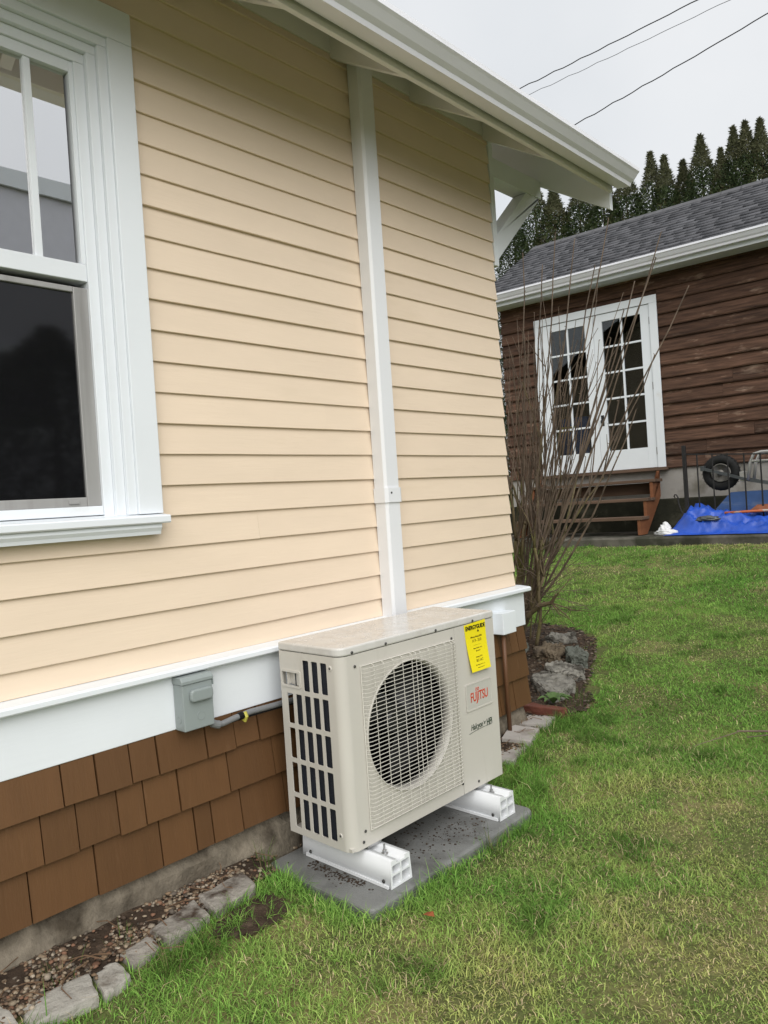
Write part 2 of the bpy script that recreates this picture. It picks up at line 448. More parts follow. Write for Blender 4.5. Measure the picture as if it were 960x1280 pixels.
class VN:                                   # value noise for scattering
    def __init__(self, seed): self.g = np.random.default_rng(seed).random((64, 64))
    def __call__(self, x, y, s):
        x = np.asarray(x, float) * s + 100; y = np.asarray(y, float) * s + 100
        xi = np.floor(x).astype(int); yi = np.floor(y).astype(int); fx = x - xi; fy = y - yi
        fx = fx * fx * (3 - 2 * fx); fy = fy * fy * (3 - 2 * fy); g = self.g
        a = g[xi % 64, yi % 64]; b = g[(xi + 1) % 64, yi % 64]; c = g[xi % 64, (yi + 1) % 64]; d = g[(xi + 1) % 64, (yi + 1) % 64]
        return (a * (1 - fx) + b * fx) * (1 - fy) + (c * (1 - fx) + d * fx) * fy
vn1, vn2, vn3, vn4 = VN(1), VN(2), VN(3), VN(4)

# ------------------------------------------------------------------ ground
SHED_TH = radians(4.5); SHED_O = Vector((-1.6, 9.1, 0))
def shed_w(lx, ly, z=0.0):
    return Vector((SHED_O.x + lx * cos(SHED_TH) - ly * sin(SHED_TH), SHED_O.y + lx * sin(SHED_TH) + ly * cos(SHED_TH), z))
def shed_l(x, y):
    dx, dy = np.asarray(x) - SHED_O.x, np.asarray(y) - SHED_O.y
    return dx * cos(SHED_TH) + dy * sin(SHED_TH), -dx * sin(SHED_TH) + dy * cos(SHED_TH)
def sstep(a, b, t):
    t = np.clip((t - a) / (b - a), 0, 1); return t * t * (3 - 2 * t)
def ground_z(x, y):
    x = np.asarray(x, float); y = np.asarray(y, float)
    z = np.interp(y, [-30, 0.5, 1.25, 1.55, 2.2, 2.6, 3.2, 4, 5, 6, 7, 8, 10, 16, 22, 60, 120], [-.02, -.005, -.005, -.026, -.026, -.008, .02, .085, .18, .29, .4, .49, .50, 0.9, 1.4, 2.5, 3.0])
    z = z + (vn1(x, y, 2.3) - .5) * .035 * sstep(.3, .9, x + np.maximum(y - 3, 0)) + (vn2(x, y, 7) - .5) * .012
    k = 1 - sstep(.20, .36, x - np.where(y < 1.6, .02, 0.0))
    k = k * (1 - sstep(3.1, 3.6, y))
    zb = np.interp(y, [0, 1.4, 2.3, 3.2], [.028, .012, .0, .03])
    zb = zb + .012 * (1 - sstep(.06, .17, x)) * np.where(y < 1.5, 1, .3)
    z = z * (1 - k) + zb * k
    inpad = sstep(.0, .05, x - .02) * (1 - sstep(.53, .56, x)) * sstep(1.40, 1.46, y) * (1 - sstep(2.26, 2.32, y))
    z = z - inpad * .07
    return z
def axis_pts(lo, flo, fhi, hi, d, nfar):
    a = lo + (flo - lo) * (1 - np.linspace(1, 0, nfar, endpoint=False) ** 2.5)
    return np.concatenate([a, np.arange(flo, fhi, d), fhi + (hi - fhi) * np.linspace(0, 1, nfar) ** 2.5])
gx = axis_pts(-90, -2.2, 3.4, 90, .045, 16); gy = axis_pts(-60, -.6, 9, 160, .045, 16)
X, Y = np.meshgrid(gx, gy, indexing='ij')
Z = ground_z(X, Y)
nx, ny = X.shape
I = np.arange(nx * ny).reshape(nx, ny)
F = np.stack([I[:-1, :-1], I[1:, :-1], I[1:, 1:], I[:-1, 1:]], -1).reshape(-1, 4)
me = np_mesh('ground', np.stack([X, Y, Z], -1).reshape(-1, 3), F)
struct(place('ground', me, m_ground, (0, 0, 0), smooth=True))

def sheet(name, poly, mat, dz, step=.03):
    """a soil sheet that follows the ground, cut to a polygon"""
    P = np.array(poly); lo, hi = P.min(0), P.max(0)
    xs = np.arange(lo[0], hi[0] + step, step); ys = np.arange(lo[1], hi[1] + step, step)
    Xs, Ys = np.meshgrid(xs, ys, indexing='ij')
    ins = inpoly(Xs, Ys, poly)
    Zs = ground_z(Xs, Ys) + dz + (vn3(Xs, Ys, 30) - .5) * .012 * (dz > .01)
    ii = np.arange(Xs.size).reshape(Xs.shape)
    keep = ins[:-1, :-1] & ins[1:, :-1] & ins[1:, 1:] & ins[:-1, 1:]
    Fq = np.stack([ii[:-1, :-1], ii[1:, :-1], ii[1:, 1:], ii[:-1, 1:]], -1)[keep]
    used = np.unique(Fq); mp = np.full(Xs.size, -1); mp[used] = np.arange(len(used))
    V = np.stack([Xs, Ys, Zs], -1).reshape(-1, 3)[used]
    me = np_mesh(name, V, mp[Fq])
    return struct(place(name, me, mat, (0, 0, 0), smooth=True))
def inpoly(x, y, poly):
    x = np.asarray(x, float); y = np.asarray(y, float); ins = np.zeros(x.shape, bool); n = len(poly)
    for i in range(n):
        x0, y0 = poly[i]; x1, y1 = poly[(i + 1) % n]
        c = ((y0 > y) != (y1 > y)) & (x < (x1 - x0) * (y - y0) / ((y1 - y0) if y1 != y0 else 1e-9) + x0)
        ins ^= c
    return ins
GRAVEL = [(-.02, -.6), (.24, -.6), (.24, .6), (.25, .85), (.22, 1.0), (.19, 1.2), (.17, 1.42), (.08, 1.46), (.06, 2.3), (.18, 2.4), (.2, 2.75), (.15, 2.95), (.1, 3.12), (-.02, 3.12)]
BED = [(-.3, 3.0), (.02, 3.0), (.13, 3.2), (.20, 3.35), (.17, 3.5), (.04, 3.66), (-.05, 3.9), (-.18, 4.2), (-.38, 4.6), (-.65, 4.8), (-1.0, 4.9), (-1.1, 4.2), (-.8, 3.2)]
sheet('gravel_strip', GRAVEL, m_soil, .012)
sheet('planting_bed', BED, m_soil, .014)
BARE = [(.25, 1.10), (.30, 1.06), (.36, 1.12), (.38, 1.20), (.36, 1.30), (.30, 1.34), (.23, 1.30)]
sheet('bare_soil', BARE, m_soil, .010, .015)

# ------------------------------------------------------------------ the cream house
house = tag(empty('house', (-2.0, 0.5, 0.0)), 'cream clapboard house with white trim and brown shingle skirt', 'house')
YC = 3.09                                    # far corner of the long wall
YB = -3.0
E_, Z0 = 0.0953, 1.9117
WY0, WY1, WZ0, WZ1 = 0.36, 1.180, 1.10, 2.652
rr = random.Random(3)
def clapboard(y0, y1, zb, zt):
    nseg = max(2, int((y1 - y0) / .25))
    vs = []; dx, dz = rr.uniform(-.0008, .0008), rr.uniform(-.0008, .0008)
    for i in range(nseg + 1):
        y = y0 + (y1 - y0) * i / nseg
        wx, wz = rr.uniform(-.0005, .0005) + dx, rr.uniform(-.0006, .0006) + dz
        vs += [(-.021, y, zb + wz), (wx - .001, y, zb + wz), (wx, y, zb + wz + .0015), (wx - .0105, y, zt), (-.021, y, zt)]
    fs = []
    for i in range(nseg):
        for j in range(5):
            fs.append((i * 5 + j, i * 5 + (j + 1) % 5, i * 5 + 5 + (j + 1) % 5, i * 5 + 5 + j))
    fs += [(0, 1, 2, 3, 4), tuple(nseg * 5 + j for j in range(5))]
    MB().add(vs, fs).build('clapboard', m_siding, house)
for k in range(13, -11, -1):
    zb = Z0 - k * E_
    zt = zb + E_ + .006
    if k == 13: zb = .699
    if k == -10: zt = 2.90
    spans = [(YB, YC)]
    if zb > 1.08 and zb < 2.56: spans = [(YB, WY0), (WY1 - .004, YC)]
    for (a, b) in spans:
        cuts = [a]
        j = {9: 1.555, -3: 2.62, 5: 1.9}.get(k, -99)
        if a < j < b: cuts.append(j)
        cuts.append(b)
        for s in range(len(cuts) - 1):
            clapboard(cuts[s] + (.0005 if s else 0), cuts[s + 1], zb, zt)
# wall core around the window opening, far gable wall, floor
wo = (WY0 + .09, WY1 - .09, WZ0 + .05, WZ1 - .10)
mb = MB().box(-.15, -.022, YB, wo[0], .10, 2.88).box(-.15, -.022, wo[1], YC - .003, .10, 2.88)
mb.box(-.15, -.022, wo[0], wo[1], .10, wo[2]).box(-.15, -.022, wo[0], wo[1], wo[3], 2.88)
mb.prism([(-.15, .10), (-6, .10), (-6, 2.88), (-3.0, 4.75), (-.15, 2.96)], 'y', YC - .12, YC - .003)
mb.build('wall_core', m_siding, house)
MB().box(-2.6, -.151, -.35, -.30, .5, 2.86).box(-2.6, -.151, 2.0, 2.05, .5, 2.86).box(-2.65, -2.6, -.3, 2.0, .5, 2.86).box(-2.6, -.151, -.3, 2.0, .45, .5).box(-2.6, -.151, -.3, 2.0, 2.86, 2.9).build('room_lining', m_room, house)
# skirt board, cap, corner returns
B(-.021, .032, YB, 3.108, .507, .6715).build('skirt_board', m_white, house, bevel=.002)
MB().prism([(-.021, .672), (.060, .672), (.063, .676), (.063, .688), (.057, .693), (-.001, .6985), (-.021, .6985)], 'y', YB, 3.128).build('skirt_cap', m_white, house)
mb = MB().box(.0325, .092, 2.83, 2.935, .506, .606); mb.build('vent_hood', m_white, house, bevel=.003)
# brown shingles of the skirt
def skirt_shingle(y0, y1, zb, zt, x):
    j = rr.uniform(-.0025, .0025); t = rr.uniform(-.002, .002)
    MB().add([(x + t, y0, zb + j), (x + t, y1, zb + j + rr.uniform(-.0015, .0015)), (x - .018 + t, y1, zt), (x - .018 + t, y0, zt),
              (x - .013 + t, y0, zb + j), (x - .013 + t, y1, zb + j), (x - .031 + t, y1, zt), (x - .031 + t, y0, zt)],
             [(0, 1, 2, 3), (7, 6, 5, 4), (0, 4, 5, 1), (1, 5, 6, 2), (2, 6, 7, 3), (3, 7, 4, 0)]).build('skirt_shingle', m_skirt, house)
rows = [(.397, .515, [.819, .914, 1.014, 1.100, 1.266, 1.371, 1.466]), (.266, .409, [.759, .853, .969, 1.049, 1.161, 1.339, 1.518]), (.128, .278, [.719, .895, 1.091, 1.208, 1.27, 1.381, 1.556])]
rend = [[2.70, 2.86, 2.955, 3.02], [2.63, 2.80, 2.89], [2.73, 2.84, 2.96]]
for ri, (zb, zt, js) in enumerate(rows):
    left = []; y = js[0]
    while y > -1.2: y -= rr.uniform(.09, .22); left.append(y)
    mid = []; y = js[-1]
    while y < rend[ri][0] - .24: y += rr.uniform(.08, .2); mid.append(y)
    allj = sorted(left + js + mid + rend[ri]) + [3.095]
    for a, b in zip(allj[:-1], allj[1:]):
        g = rr.uniform(.0014, .003)
        skirt_shingle(a + g, b - g, zb, zt, .046)
B(-.15, .008, YB, 3.075, .12, .506).build('skirt_backing', m_skirt, house)
# rough foundation with a ledge
nseg = 150; ys = np.linspace(YB, 3.06, nseg + 1)
prof = [(.006, .16), (.012, .118), (.030, .085), (.044, .045), (.050, -.06), (-.2, -.06), (-.2, .16)]
vs, fs = [], []
for i, y in enumerate(ys):
    for j, (a, b) in enumerate(prof):
        kx = (float(vn1(y, j * 3.1, 5)) - .5) * .022 + (float(vn2(y, j * 7.7, 19)) - .5) * .012 if 1 <= j <= 4 else 0
        kz = (float(vn3(y, j * 2.3, 6)) - .5) * .014 if 2 <= j <= 3 else 0
        vs.append((a + kx, y, b + kz))
n = len(prof)
for i in range(nseg):
    for j in range(n): fs.append((i * n + j, i * n + (j + 1) % n, i * n + n + (j + 1) % n, i * n + n + j))
fs += [tuple(range(n)), tuple(nseg * n + j for j in range(n))]
MB().add(vs, fs).build('foundation', m_conc, house)
# eave: rafters, sheathing, fascia, gutter
SL = .63
for y in (-2.6, -2.1, -1.6, -1.1, -.6, -.05, .45, .98, 1.485, 2.05, 2.52, 3.06):
    MB().prism([(-.3, 2.878 + .3 * SL), (.379, 2.878 - .379 * SL), (.379, 2.997 - .379 * SL), (-.3, 2.997 + .3 * SL)], 'y', y, y + .04).build('rafter_tail', m_soffit, house)
B(-.021, -.002, YB, 3.085, 2.90, 3.005).build('frieze_board', m_soffit, house)
MB().prism([(-3.0, 2.998 + 3 * SL), (.415, 2.998 - .415 * SL), (.415, 3.016 - .415 * SL), (-3.0, 3.016 + 3 * SL)], 'y', YB - .4, 3.61).build('roof_sheathing', m_soffit, house)
MB().prism([(-3.0, 3.018 + 3 * SL), (.432, 3.018 - .432 * SL), (.432, 3.034 - .432 * SL), (-3.0, 3.036 + 3 * SL), (-6.5, 3.036 - .5 * SL), (-6.5, 3.018 - .5 * SL)], 'y', YB - .41, 3.625).build('roof', m_roof2, house)
B(.381, .401, YB - .4, 3.575, 2.624, 2.734).build('fascia', m_soffit, house, bevel=.002)
MB().prism([(.381, 2.785 - .381 * SL), (.381, 2.996 - .381 * SL), (-3.0, 2.996 + 3 * SL), (-3.0, 2.785 + 3 * SL)], 'y', 3.578, 3.608).build('rake_board', m_white, house, bevel=.002)
gp = [(.412, 2.716), (.412, 2.646), (.478, 2.634), (.484, 2.648), (.500, 2.660), (.520, 2.682), (.529, 2.690), (.530, 2.706), (.520, 2.708)]
vs = []; fs = []; gys = [YB - .4, -1, .5, 2, 3.604]
for y in gys: vs += [(a, y, b) for a, b in gp]
n = len(gp)
for i in range(len(gys) - 1):
    for j in range(n - 1): fs.append((i * n + j, i * n + j + 1, i * n + n + j + 1, i * n + n + j))
g = MB().add(vs, fs).build('gutter', m_gutter, house, solid=.0025)
MB().prism(gp, 'y', 3.6055, 3.608).build('gutter_end_cap', m_gutter, g)
B(-.09, .0, 3.094, 3.128, 2.275, 2.99).build('bracket_post', m_white, house, bevel=.002)
B(-.092, -.003, 3.129, 3.577, 2.72, 2.815).build('bracket_beam', m_white, house, bevel=.002)
MB().prism([(3.13, 2.31), (3.13, 2.43), (3.43, 2.718), (3.555, 2.718), (3.555, 2.73), (3.548, 2.74)][:4] + [(3.548, 2.7185), (3.548, 2.705)], 'x', -.088, -.006).build('bracket_brace', m_white, house, bevel=.002)

# window
win = empty('window', (0, .77, 1.10)); win.parent = house; win.location = Vector((0, .77, 1.10)) - ORG['house']
win['label'] = 'white four-over-one sash window with a dark screened lower half'
def wp(name, b, mat, bev=.002): return b.build(name, mat, win, bevel=bev)
YMID = (WY0 + WY1) / 2
def sym(mb, x0, x1, ya, yb, z0, z1):        # jamb pieces left and right
    mb.box(x0, x1, ya, yb, z0, z1); mb.box(x0, x1, 2 * YMID - yb, 2 * YMID - ya, z0, z1); return mb
for sgn in (0, 1):
    def jb(x0, x1, ya, yb, z0, z1, nm):
        a, b = (ya, yb) if sgn == 0 else (2 * YMID - yb, 2 * YMID - ya)
        wp(nm, B(x0, x1, a, b, z0, z1), m_white)
    jb(-.021, .030, 1.102, 1.180, 1.160, 2.555, 'side_casing')
    jb(-.06, .020, 1.074, 1.1018, 1.160, 2.527, 'inner_stop')
    jb(-.09, .005, 1.046, 1.0738, 1.160, 2.500, 'jamb')
    jb(-.14, -.012, 1.015, 1.0458, 1.160, 2.470, 'jamb_liner')
YL, YR = 2 * YMID - 1.180, 1.180
wp('head_casing', B(-.021, .0305, YL, YR, 2.5552, 2.652), m_white)
wp('head_stop', B(-.06, .0205, YL + .078, YR - .078, 2.5272, 2.555), m_white)
wp('head_jamb', B(-.09, .0055, YL + .106, YR - .106, 2.5002, 2.527), m_white)
wp('head_liner', B(-.14, -.0115, YL + .134, YR - .134, 2.4702, 2.5), m_white)
MB().prism([(-.10, 1.130), (.058, 1.130), (.062, 1.134), (.062, 1.150), (.058, 1.154), (-.10, 1.172)], 'y', YL - .004, YR + .004).build('sill', m_white, win)
MB().prism([(-.021, 1.098), (.040, 1.098), (.043, 1.108), (.050, 1.118), (.050, 1.1295), (-.021, 1.1295)], 'y', YL + .02, YR - .02).build('sill_apron', m_white, win)
gy0, gy1 = 2 * YMID - 1.003, 1.003
wp('meeting_rail', B(-.075, -.018, gy0 - .012, gy1 + .012, 1.838, 1.888), m_white)
wp('sash_stile', B(-.060, -.020, gy1, gy1 + .012, 1.889, 2.4698), m_white, .001)
wp('sash_stile', B(-.060, -.020, gy0 - .012, gy0, 1.889, 2.4698), m_white, .001)
wp('sash_top_rail', B(-.060, -.020, gy0, gy1, 2.4385, 2.4698), m_white, .001)
npan = 4; pw = (gy1 - gy0) / npan
for i in range(1, npan): wp('muntin', B(-.050, -.024, gy0 + pw * i - .0095, gy0 + pw * i + .0095, 1.889, 2.438), m_white, .001)
for i in range(npan): B(-.039, -.036, gy0 + pw * i + .010, gy0 + pw * (i + 1) - .010, 1.889, 2.438).build('pane', m_glass, win)
# lower sash behind an aluminium screen frame
sz0, sz1 = 1.192, 1.820
wp('sub_sill', B(-.10, -.0125, YL + .166, YR - .166, 1.165, 1.1915), m_white)
for (a, b, c, d) in ((gy0 - .012, gy0 + .030, sz0, sz1), (gy1 - .030, gy1 + .012, sz0, sz1)):
    wp('screen_frame', B(-.040, -.024, a, b, c, d), m_alum)
wp('screen_frame', B(-.040, -.024, gy0 + .0305, gy1 - .0305, sz0, sz0 + .026), m_alum)
wp('screen_frame', B(-.040, -.024, gy0 + .0305, gy1 - .0305, sz1 - .016, sz1), m_alum)
wp('screen_latch', B(-.0235, -.019, gy1 - .085, gy1 - .055, sz0 + .008, sz0 + .018), m_alum, .001)
B(-.036, -.033, gy0 + .03, gy1 - .03, sz0 + .026, sz1 - .016).build('screened_pane', m_screen, win)
zz = 2.46; mb = MB()
while zz > 2.14:
    mb.add([(-.135, gy0, zz), (-.135, gy1, zz), (-.118, gy1, zz - .018), (-.118, gy0, zz - .018)], [(0, 1, 2, 3)]); zz -= .018
mb.build('blind', m_blind, win)

# ------------------------------------------------------------------ line-set cover on the wall
duct = tag(empty('pipe_cover', (.03, 2.17, .68)), 'tall white duct cover running down the wall to the outdoor unit', 'duct')
def dpoly(t): return [(.0, 2.1335 - t), (.052 + t, 2.1335 - t), (.0615 + t, 2.1435 - t * .4), (.0615 + t, 2.2095 + t * .4), (.052 + t, 2.2195 + t), (.0, 2.2195 + t)]
MB().prism(dpoly(0), 'z', .69, 1.16).build('channel', m_duct, duct)
MB().prism(dpoly(0), 'z', 1.20, 2.93).build('channel', m_duct, duct)
MB().prism(dpoly(.006), 'z', 1.148, 1.206).build('coupling', m_duct, duct)
MB().lathe([(0, .004), (.002, .004), (.003, .002)], (.0675, 2.158, 1.186), 'x', 8).build('screw', m_screw, duct)

# ------------------------------------------------------------------ electrical disconnect
el = tag(empty('disconnect_box', (.06, 1.21, .506)), 'small grey electrical disconnect box on the white skirt board', 'electrical box')
EX = .085
B(.033, EX, 1.168, 1.272, .506, .645).build('body', m_elec, el, bevel=.003)
MB().prism([(.033, .6455), (EX + .004, .6455), (EX + .004, .655), (EX - .004, .667), (.033, .667)], 'y', 1.165, 1.275).build('hood', m_elec, el, bevel=.002)
MB().prism(rrect(1.188, 1.266, .590, .628, .012), 'x', EX + .0005, EX + .016).build('handle', m_elec, el, bevel=.006, seg=3)
MB().lathe([(0, .013), (.0012, .013), (.0012, .011), (.0006, .0108)], (EX, 1.226, .544), 'x', 20).build('knockout', m_elec, el)
MB().lathe([(0, .011), (-.0012, .011), (-.0012, .009), (-.0006, .0088)], (.058, 1.1678, .54), 'y', 20).build('knockout', m_elec, el)
B(EX - .03, EX + .003, 1.2725, 1.2745, .628, .645).build('hinge_tab', m_elec, el)
cond = tag(empty('conduit', (.06, 1.4, .46)), 'grey flexible conduit from the disconnect box under the skirt board', 'conduit')
pts = [(.062, 1.262, .512), (.064, 1.285, .497), (.066, 1.31, .493), (.066, 1.36, .499), (.064, 1.42, .503), (.062, 1.5, .500), (.062, 1.6, .498), (.07, 1.75, .47)]
MB().tube(pts, .0095, 10).build('sleeve', m_conduit, cond, smooth=True)
MB().tube([(.062, 1.276, .503), (.065, 1.292, .4955), (.066, 1.30, .4935)], .0125, 12).build('connector', m_conduit, cond)
MB().tube([(.050, 1.30, .485), (.049, 1.40, .488), (.049, 1.6, .485), (.07, 1.75, .46)], .0055, 8).build('cable', m_wire, cond)
MB().tube([(.066, 1.372, .499), (.066, 1.388, .501)], .0125, 12).build('clamp', m_black, cond)
MB().tube([(.074, 1.392, .512), (.08, 1.394, .496), (.072, 1.393, .482), (.062, 1.392, .487)], .0055, 6).build('ground_wire', m_foil, cond)

pipe = tag(MB().tube([(.062, 2.868, .506), (.062, 2.868, .3), (.062, 2.873, .02)], [.0105, .0105, .0105], 12).build('drain_pipe', m_brownpipe, smooth=True), 'thin brown painted pipe on the shingle skirt below the vent hood', 'pipe')

# ------------------------------------------------------------------ concrete pad
mb = MB().prism(rrect(.06, .545, 1.443, 2.295, .03), 'z', -.075, .0)
tag(mb.build('equipment_pad', m_pad, bevel=.012, seg=3), 'wet grey concrete pad under the outdoor unit', 'pad')
for (x, y) in ((.10, 1.475), (.50, 1.475)):
    pass

# ------------------------------------------------------------------ white stands under the unit
def stand(y0, label):
    y1 = y0 + .095; e = tag(empty('equipment_stand', (.3, y0 + .047, .001)), label, 'stand', 'white stands under the outdoor unit')
    zt = .083; t = .005; ym = (y0 + y1) / 2
    outer = [(y0, .001), (y1, .001), (y1 - .006, zt), (ym + .018, zt), (ym + .018, zt - .010), (ym - .018, zt - .010), (ym - .018, zt), (y0 + .006, zt)]
    holes = [rrect(y0 + .008, ym - .003, .008, .038, .004), rrect(ym + .003, y1 - .008, .008, .038, .004),
             rrect(y0 + .010, ym - .003, .044, zt - .015, .004), rrect(ym + .003, y1 - .010, .044, zt - .015, .004)]
    m4 = Matrix(((0, 0, 1, .31), (1, 0, 0, 0), (0, 1, 0, 0), (0, 0, 0, 1)))
    put_mesh('profile', curve_mesh('profile', [outer] + holes, .40, m4), m_pvc, e)
    B(.13, .50, y0 - .004, y0 + .001, .001, .010).build('base_flange', m_pvc, e)
    for x in (.445, .165):
        MB().lathe([(0, .012), (.003, .012), (.0032, .007), (.012, .007), (.0122, .0035), (.030, .0035)], (x, ym, zt - .0095), 'z', 6).build('bolt', m_steel, e)
    for x in (.15, .48):
        MB().lathe([(-.004, .004), (-.002, .006), (0, .006)], (x, y0 + .001, .018), 'y', 8).build('screw', m_screw, e)
    return e
stand(1.560, 'white plastic stand under the vented end of the outdoor unit')
stand(2.128, 'white plastic stand under the lettered end of the outdoor unit')

# ------------------------------------------------------------------ outdoor unit (local frame: x to -D, y along the wall, z up)
XA, YA, ZA = .4072, 1.5082, .098
ac = tag(empty('outdoor_unit', (XA, YA, ZA), -.0065, frame=(0, 0, 0)), 'beige heat pump outdoor unit with round fan on white stands', 'heat pump')
D_, W_, H_ = .29, .79, .62
HB = H_ - .028
RC = .034
def M_front(x, y=0, z=0): return Matrix(((0, 0, 1, x), (1, 0, 0, y), (0, 1, 0, z), (0, 0, 0, 1)))      # plate XY -> YZ, facing +x
def M_side(y): return Matrix(((1, 0, 0, 0), (0, 0, 1, y), (0, 1, 0, 0), (0, 0, 0, 1)))                # plate XY -> XZ
# side panel with slots
cols_x = [-.246, -.203, -.161, -.119, -.077]
loops = [[(-D_, 0), (-RC, 0), (-RC, HB), (-D_, HB)]]
for i in range(5):
    zt = HB - .022 - .1125 * i
    for j, cx in enumerate(cols_x):
        if i == 0 and j < 2: continue
        loops.append(rrect(cx - .0145, cx + .0145, zt - .098, zt, .004))
hx0, hx1, hz0, hz1 = -.278, -.194, HB - .108, HB - .066
loops.append(rrect(hx0, hx1, hz0, hz1, .004))
side = put_mesh('side_panel', curve_mesh('side_panel', loops, .003, M_side(.0015)), m_ac, ac)
# carrying handle recess
mb = MB().box(hx0 + .018, hx1, .016, .018, hz0, hz1).box(hx0 + .018, hx0 + .020, .003, .016, hz0, hz1)
mb.add([(hx0 + .02, .016, hz0), (hx1, .003, hz0), (hx1, .003, hz1), (hx0 + .02, .016, hz1)], [(0, 1, 2, 3)])
mb.build('handle_pocket', m_ac, ac)
fr = curve_mesh('handle_rim', [rrect(hx0 - .007, hx1 + .007, hz0 - .007, hz1 + .007, .006), rrect(hx0, hx1, hz0, hz1, .004)], .004, M_side(-.001))
put_mesh('handle_rim', fr, m_ac, ac)
# rounded corner post
pts = []
for i in range(17):
    a = radians(90 * i / 16); pts.append((-RC + RC * sin(a), RC - RC * cos(a)))
inner = [(-RC + (RC - .003) * sin(radians(90 * i / 16)), RC - (RC - .003) * cos(radians(90 * i / 16))) for i in range(16, -1, -1)]
o = MB().prism(pts + inner, 'z', 0.0, HB).build('corner_panel', m_ac, ac, smooth=False)
# front panel with fan opening, service panel beside it
FC = (.305, .318); FR = .212
circ = [(FC[0] + FR * cos(2 * pi * i / 64), FC[1] + FR * sin(2 * pi * i / 64)) for i in range(64)]
SEAM = .553
put_mesh('front_panel', curve_mesh('front_panel', [[(RC, 0), (SEAM - .001, 0), (SEAM - .001, HB), (RC, HB)], circ], .003, M_front(-.0015)), m_ac, ac)
B(-.003, 0, SEAM + .001, W_, 0, HB).build('service_panel', m_ac, ac)
B(-.012, -.0035, SEAM - .02, SEAM + .02, 0.01, HB - .01).build('panel_flange', m_ac, ac)
B(-D_, -.0035, W_ - .003, W_ - .0005, 0, HB).build('end_panel', m_ac, ac)
MB().box(-D_, -D_ + .003, .62, W_ - .0035, 0, HB).box(-D_, -D_ + .003, .004, .02, 0, HB).build('rear_panel', m_ac, ac)
B(-D_ + .003, -.004, .004, W_ - .004, .002, .012).build('base_tray', m_ac, ac)
for (a, b) in ((.07, .13), (.64, .70)):
    MB().box(-D_ - .01, -.004, a, b, -.009, .0015).build('foot', m_steel, ac)
mb = MB().box(.0185, .022, W_ - .05, W_ - .02, .2, .2); 
B(-.06, -.03, W_, W_ + .012, .27, .295).build('valve_tab', m_ac, ac, bevel=.003)
# lid
lp = []
for i in range(9):
    a = radians(90 * i / 8); lp.append((-RC + (RC + .002) * sin(a), RC - (RC + .002) * cos(a)))
lp += [(.002, W_ + .002), (-D_ - .002, W_ + .002), (-D_ - .002, -.002)]
MB().prism(lp, 'z', HB + .0012, H_).build('lid', m_ac_top, ac, bevel=.006, seg=3)
# bell mouth, dark cavity, fan
MB().lathe([(-.0032, FR + .001), (.004, FR), (.004, FR - .004), (-.012, FR - .008), (-.035, FR - .012), (-.035, FR - .010), (-.012, FR + .004)], (0, FC[0], FC[1]), 'x', 64, closed=True).build('bell_mouth', m_ac, ac, smooth=True)
mb = MB().box(-.215, -.213, .03, .58, .013, HB - .005).box(-.213, -.036, .575, .58, .013, HB - .005).box(-.213, -.036, .0445, .049, .013, HB - .005).box(-.213, -.036, .049, .575, HB - .02, HB - .015).box(-.213, -.036, .049, .575, .0135, .017)
mb.build('fan_housing', m_black, ac)
fan = empty('fan', (-.09, FC[0], FC[1])); fan.parent = ac; fan.location = (-.09, FC[0], FC[1]); ORG[fan.name] = Vector((-.09, FC[0], FC[1]))
MB().lathe([(-.03, .052), (.02, .052), (.03, .044), (.032, .0)], (-.09, FC[0], FC[1]), 'x', 28).build('hub', m_fan, fan, smooth=False)
for b in range(3):
    vs, fs = [], []
    for i in range(7):
        r = .05 + (.188 - .05) * i / 6
        for j in range(7):
            t = j / 6 - .5; a = radians(120 * b + 30 + t * (70 + 20 * i / 6) + i * 4)
            vs.append((-.09 - t * (.075 - .02 * i / 6) + .01 * sin(j / 6 * pi), FC[0] + r * cos(a), FC[1] + r * sin(a)))
    for i in range(6):
        for j in range(6): fs.append((i * 7 + j, i * 7 + j + 1, i * 7 + 8 + j, i * 7 + 7 + j))
    MB().add(vs, fs).build('blade', m_fan, fan, smooth=True, solid=.003)
B(-.282, -.225, .10, .60, .02, HB - .01).build('coil', m_coil, ac)
B(-.225, -.06, .008, .030, .02, HB - .01).build('coil', m_coil, ac)
# wire guard
GY0, GY1, GZ0, GZ1 = .082, .545, .046, .552
mb = MB()
wr = .00115
nrow = 40
for i in range(nrow):
    z = GZ0 + .008 + (GZ1 - GZ0 - .016) * i / (nrow - 1)
    mb.tube([(.0, GY0 + .002, z), (.014, GY0 + .006, z), (.018, GY0 + .016, z), (.018, GY1 - .016, z), (.014, GY1 - .006, z), (.0, GY1 - .002, z)], wr, 4, False)
for y in (.128, .172, .216, .260, .305, .327, .350, .394, .438, .482, .515, .530):
    mb.tube([(.0, y, GZ0), (.014, y, GZ0 + .004), (.0158, y, GZ0 + .012), (.0158, y, GZ1 - .012), (.014, y, GZ1 - .004), (.0, y, GZ1)], wr, 4, False)
mb.tube([(.004, GY0, GZ0), (.004, GY1, GZ0), (.004, GY1, GZ1), (.004, GY0, GZ1), (.004, GY0, GZ0)], .002, 5, False)
mb.build('fan_guard', m_guard, ac)
for (y, z) in ((.06, .556), (.535, .558), (.06, .050), (.548, .040), (.20, HB + .009), (.45, HB + .009), (.66, HB + .009), (.05, HB + .009), (.64, .02), (.05, .02)):
    MB().lathe([(0, .0048), (.002, .0048), (.0035, .003)], (.0023 if z > HB else .0003, y, z), 'x', 8).build('screw', m_screw, ac)
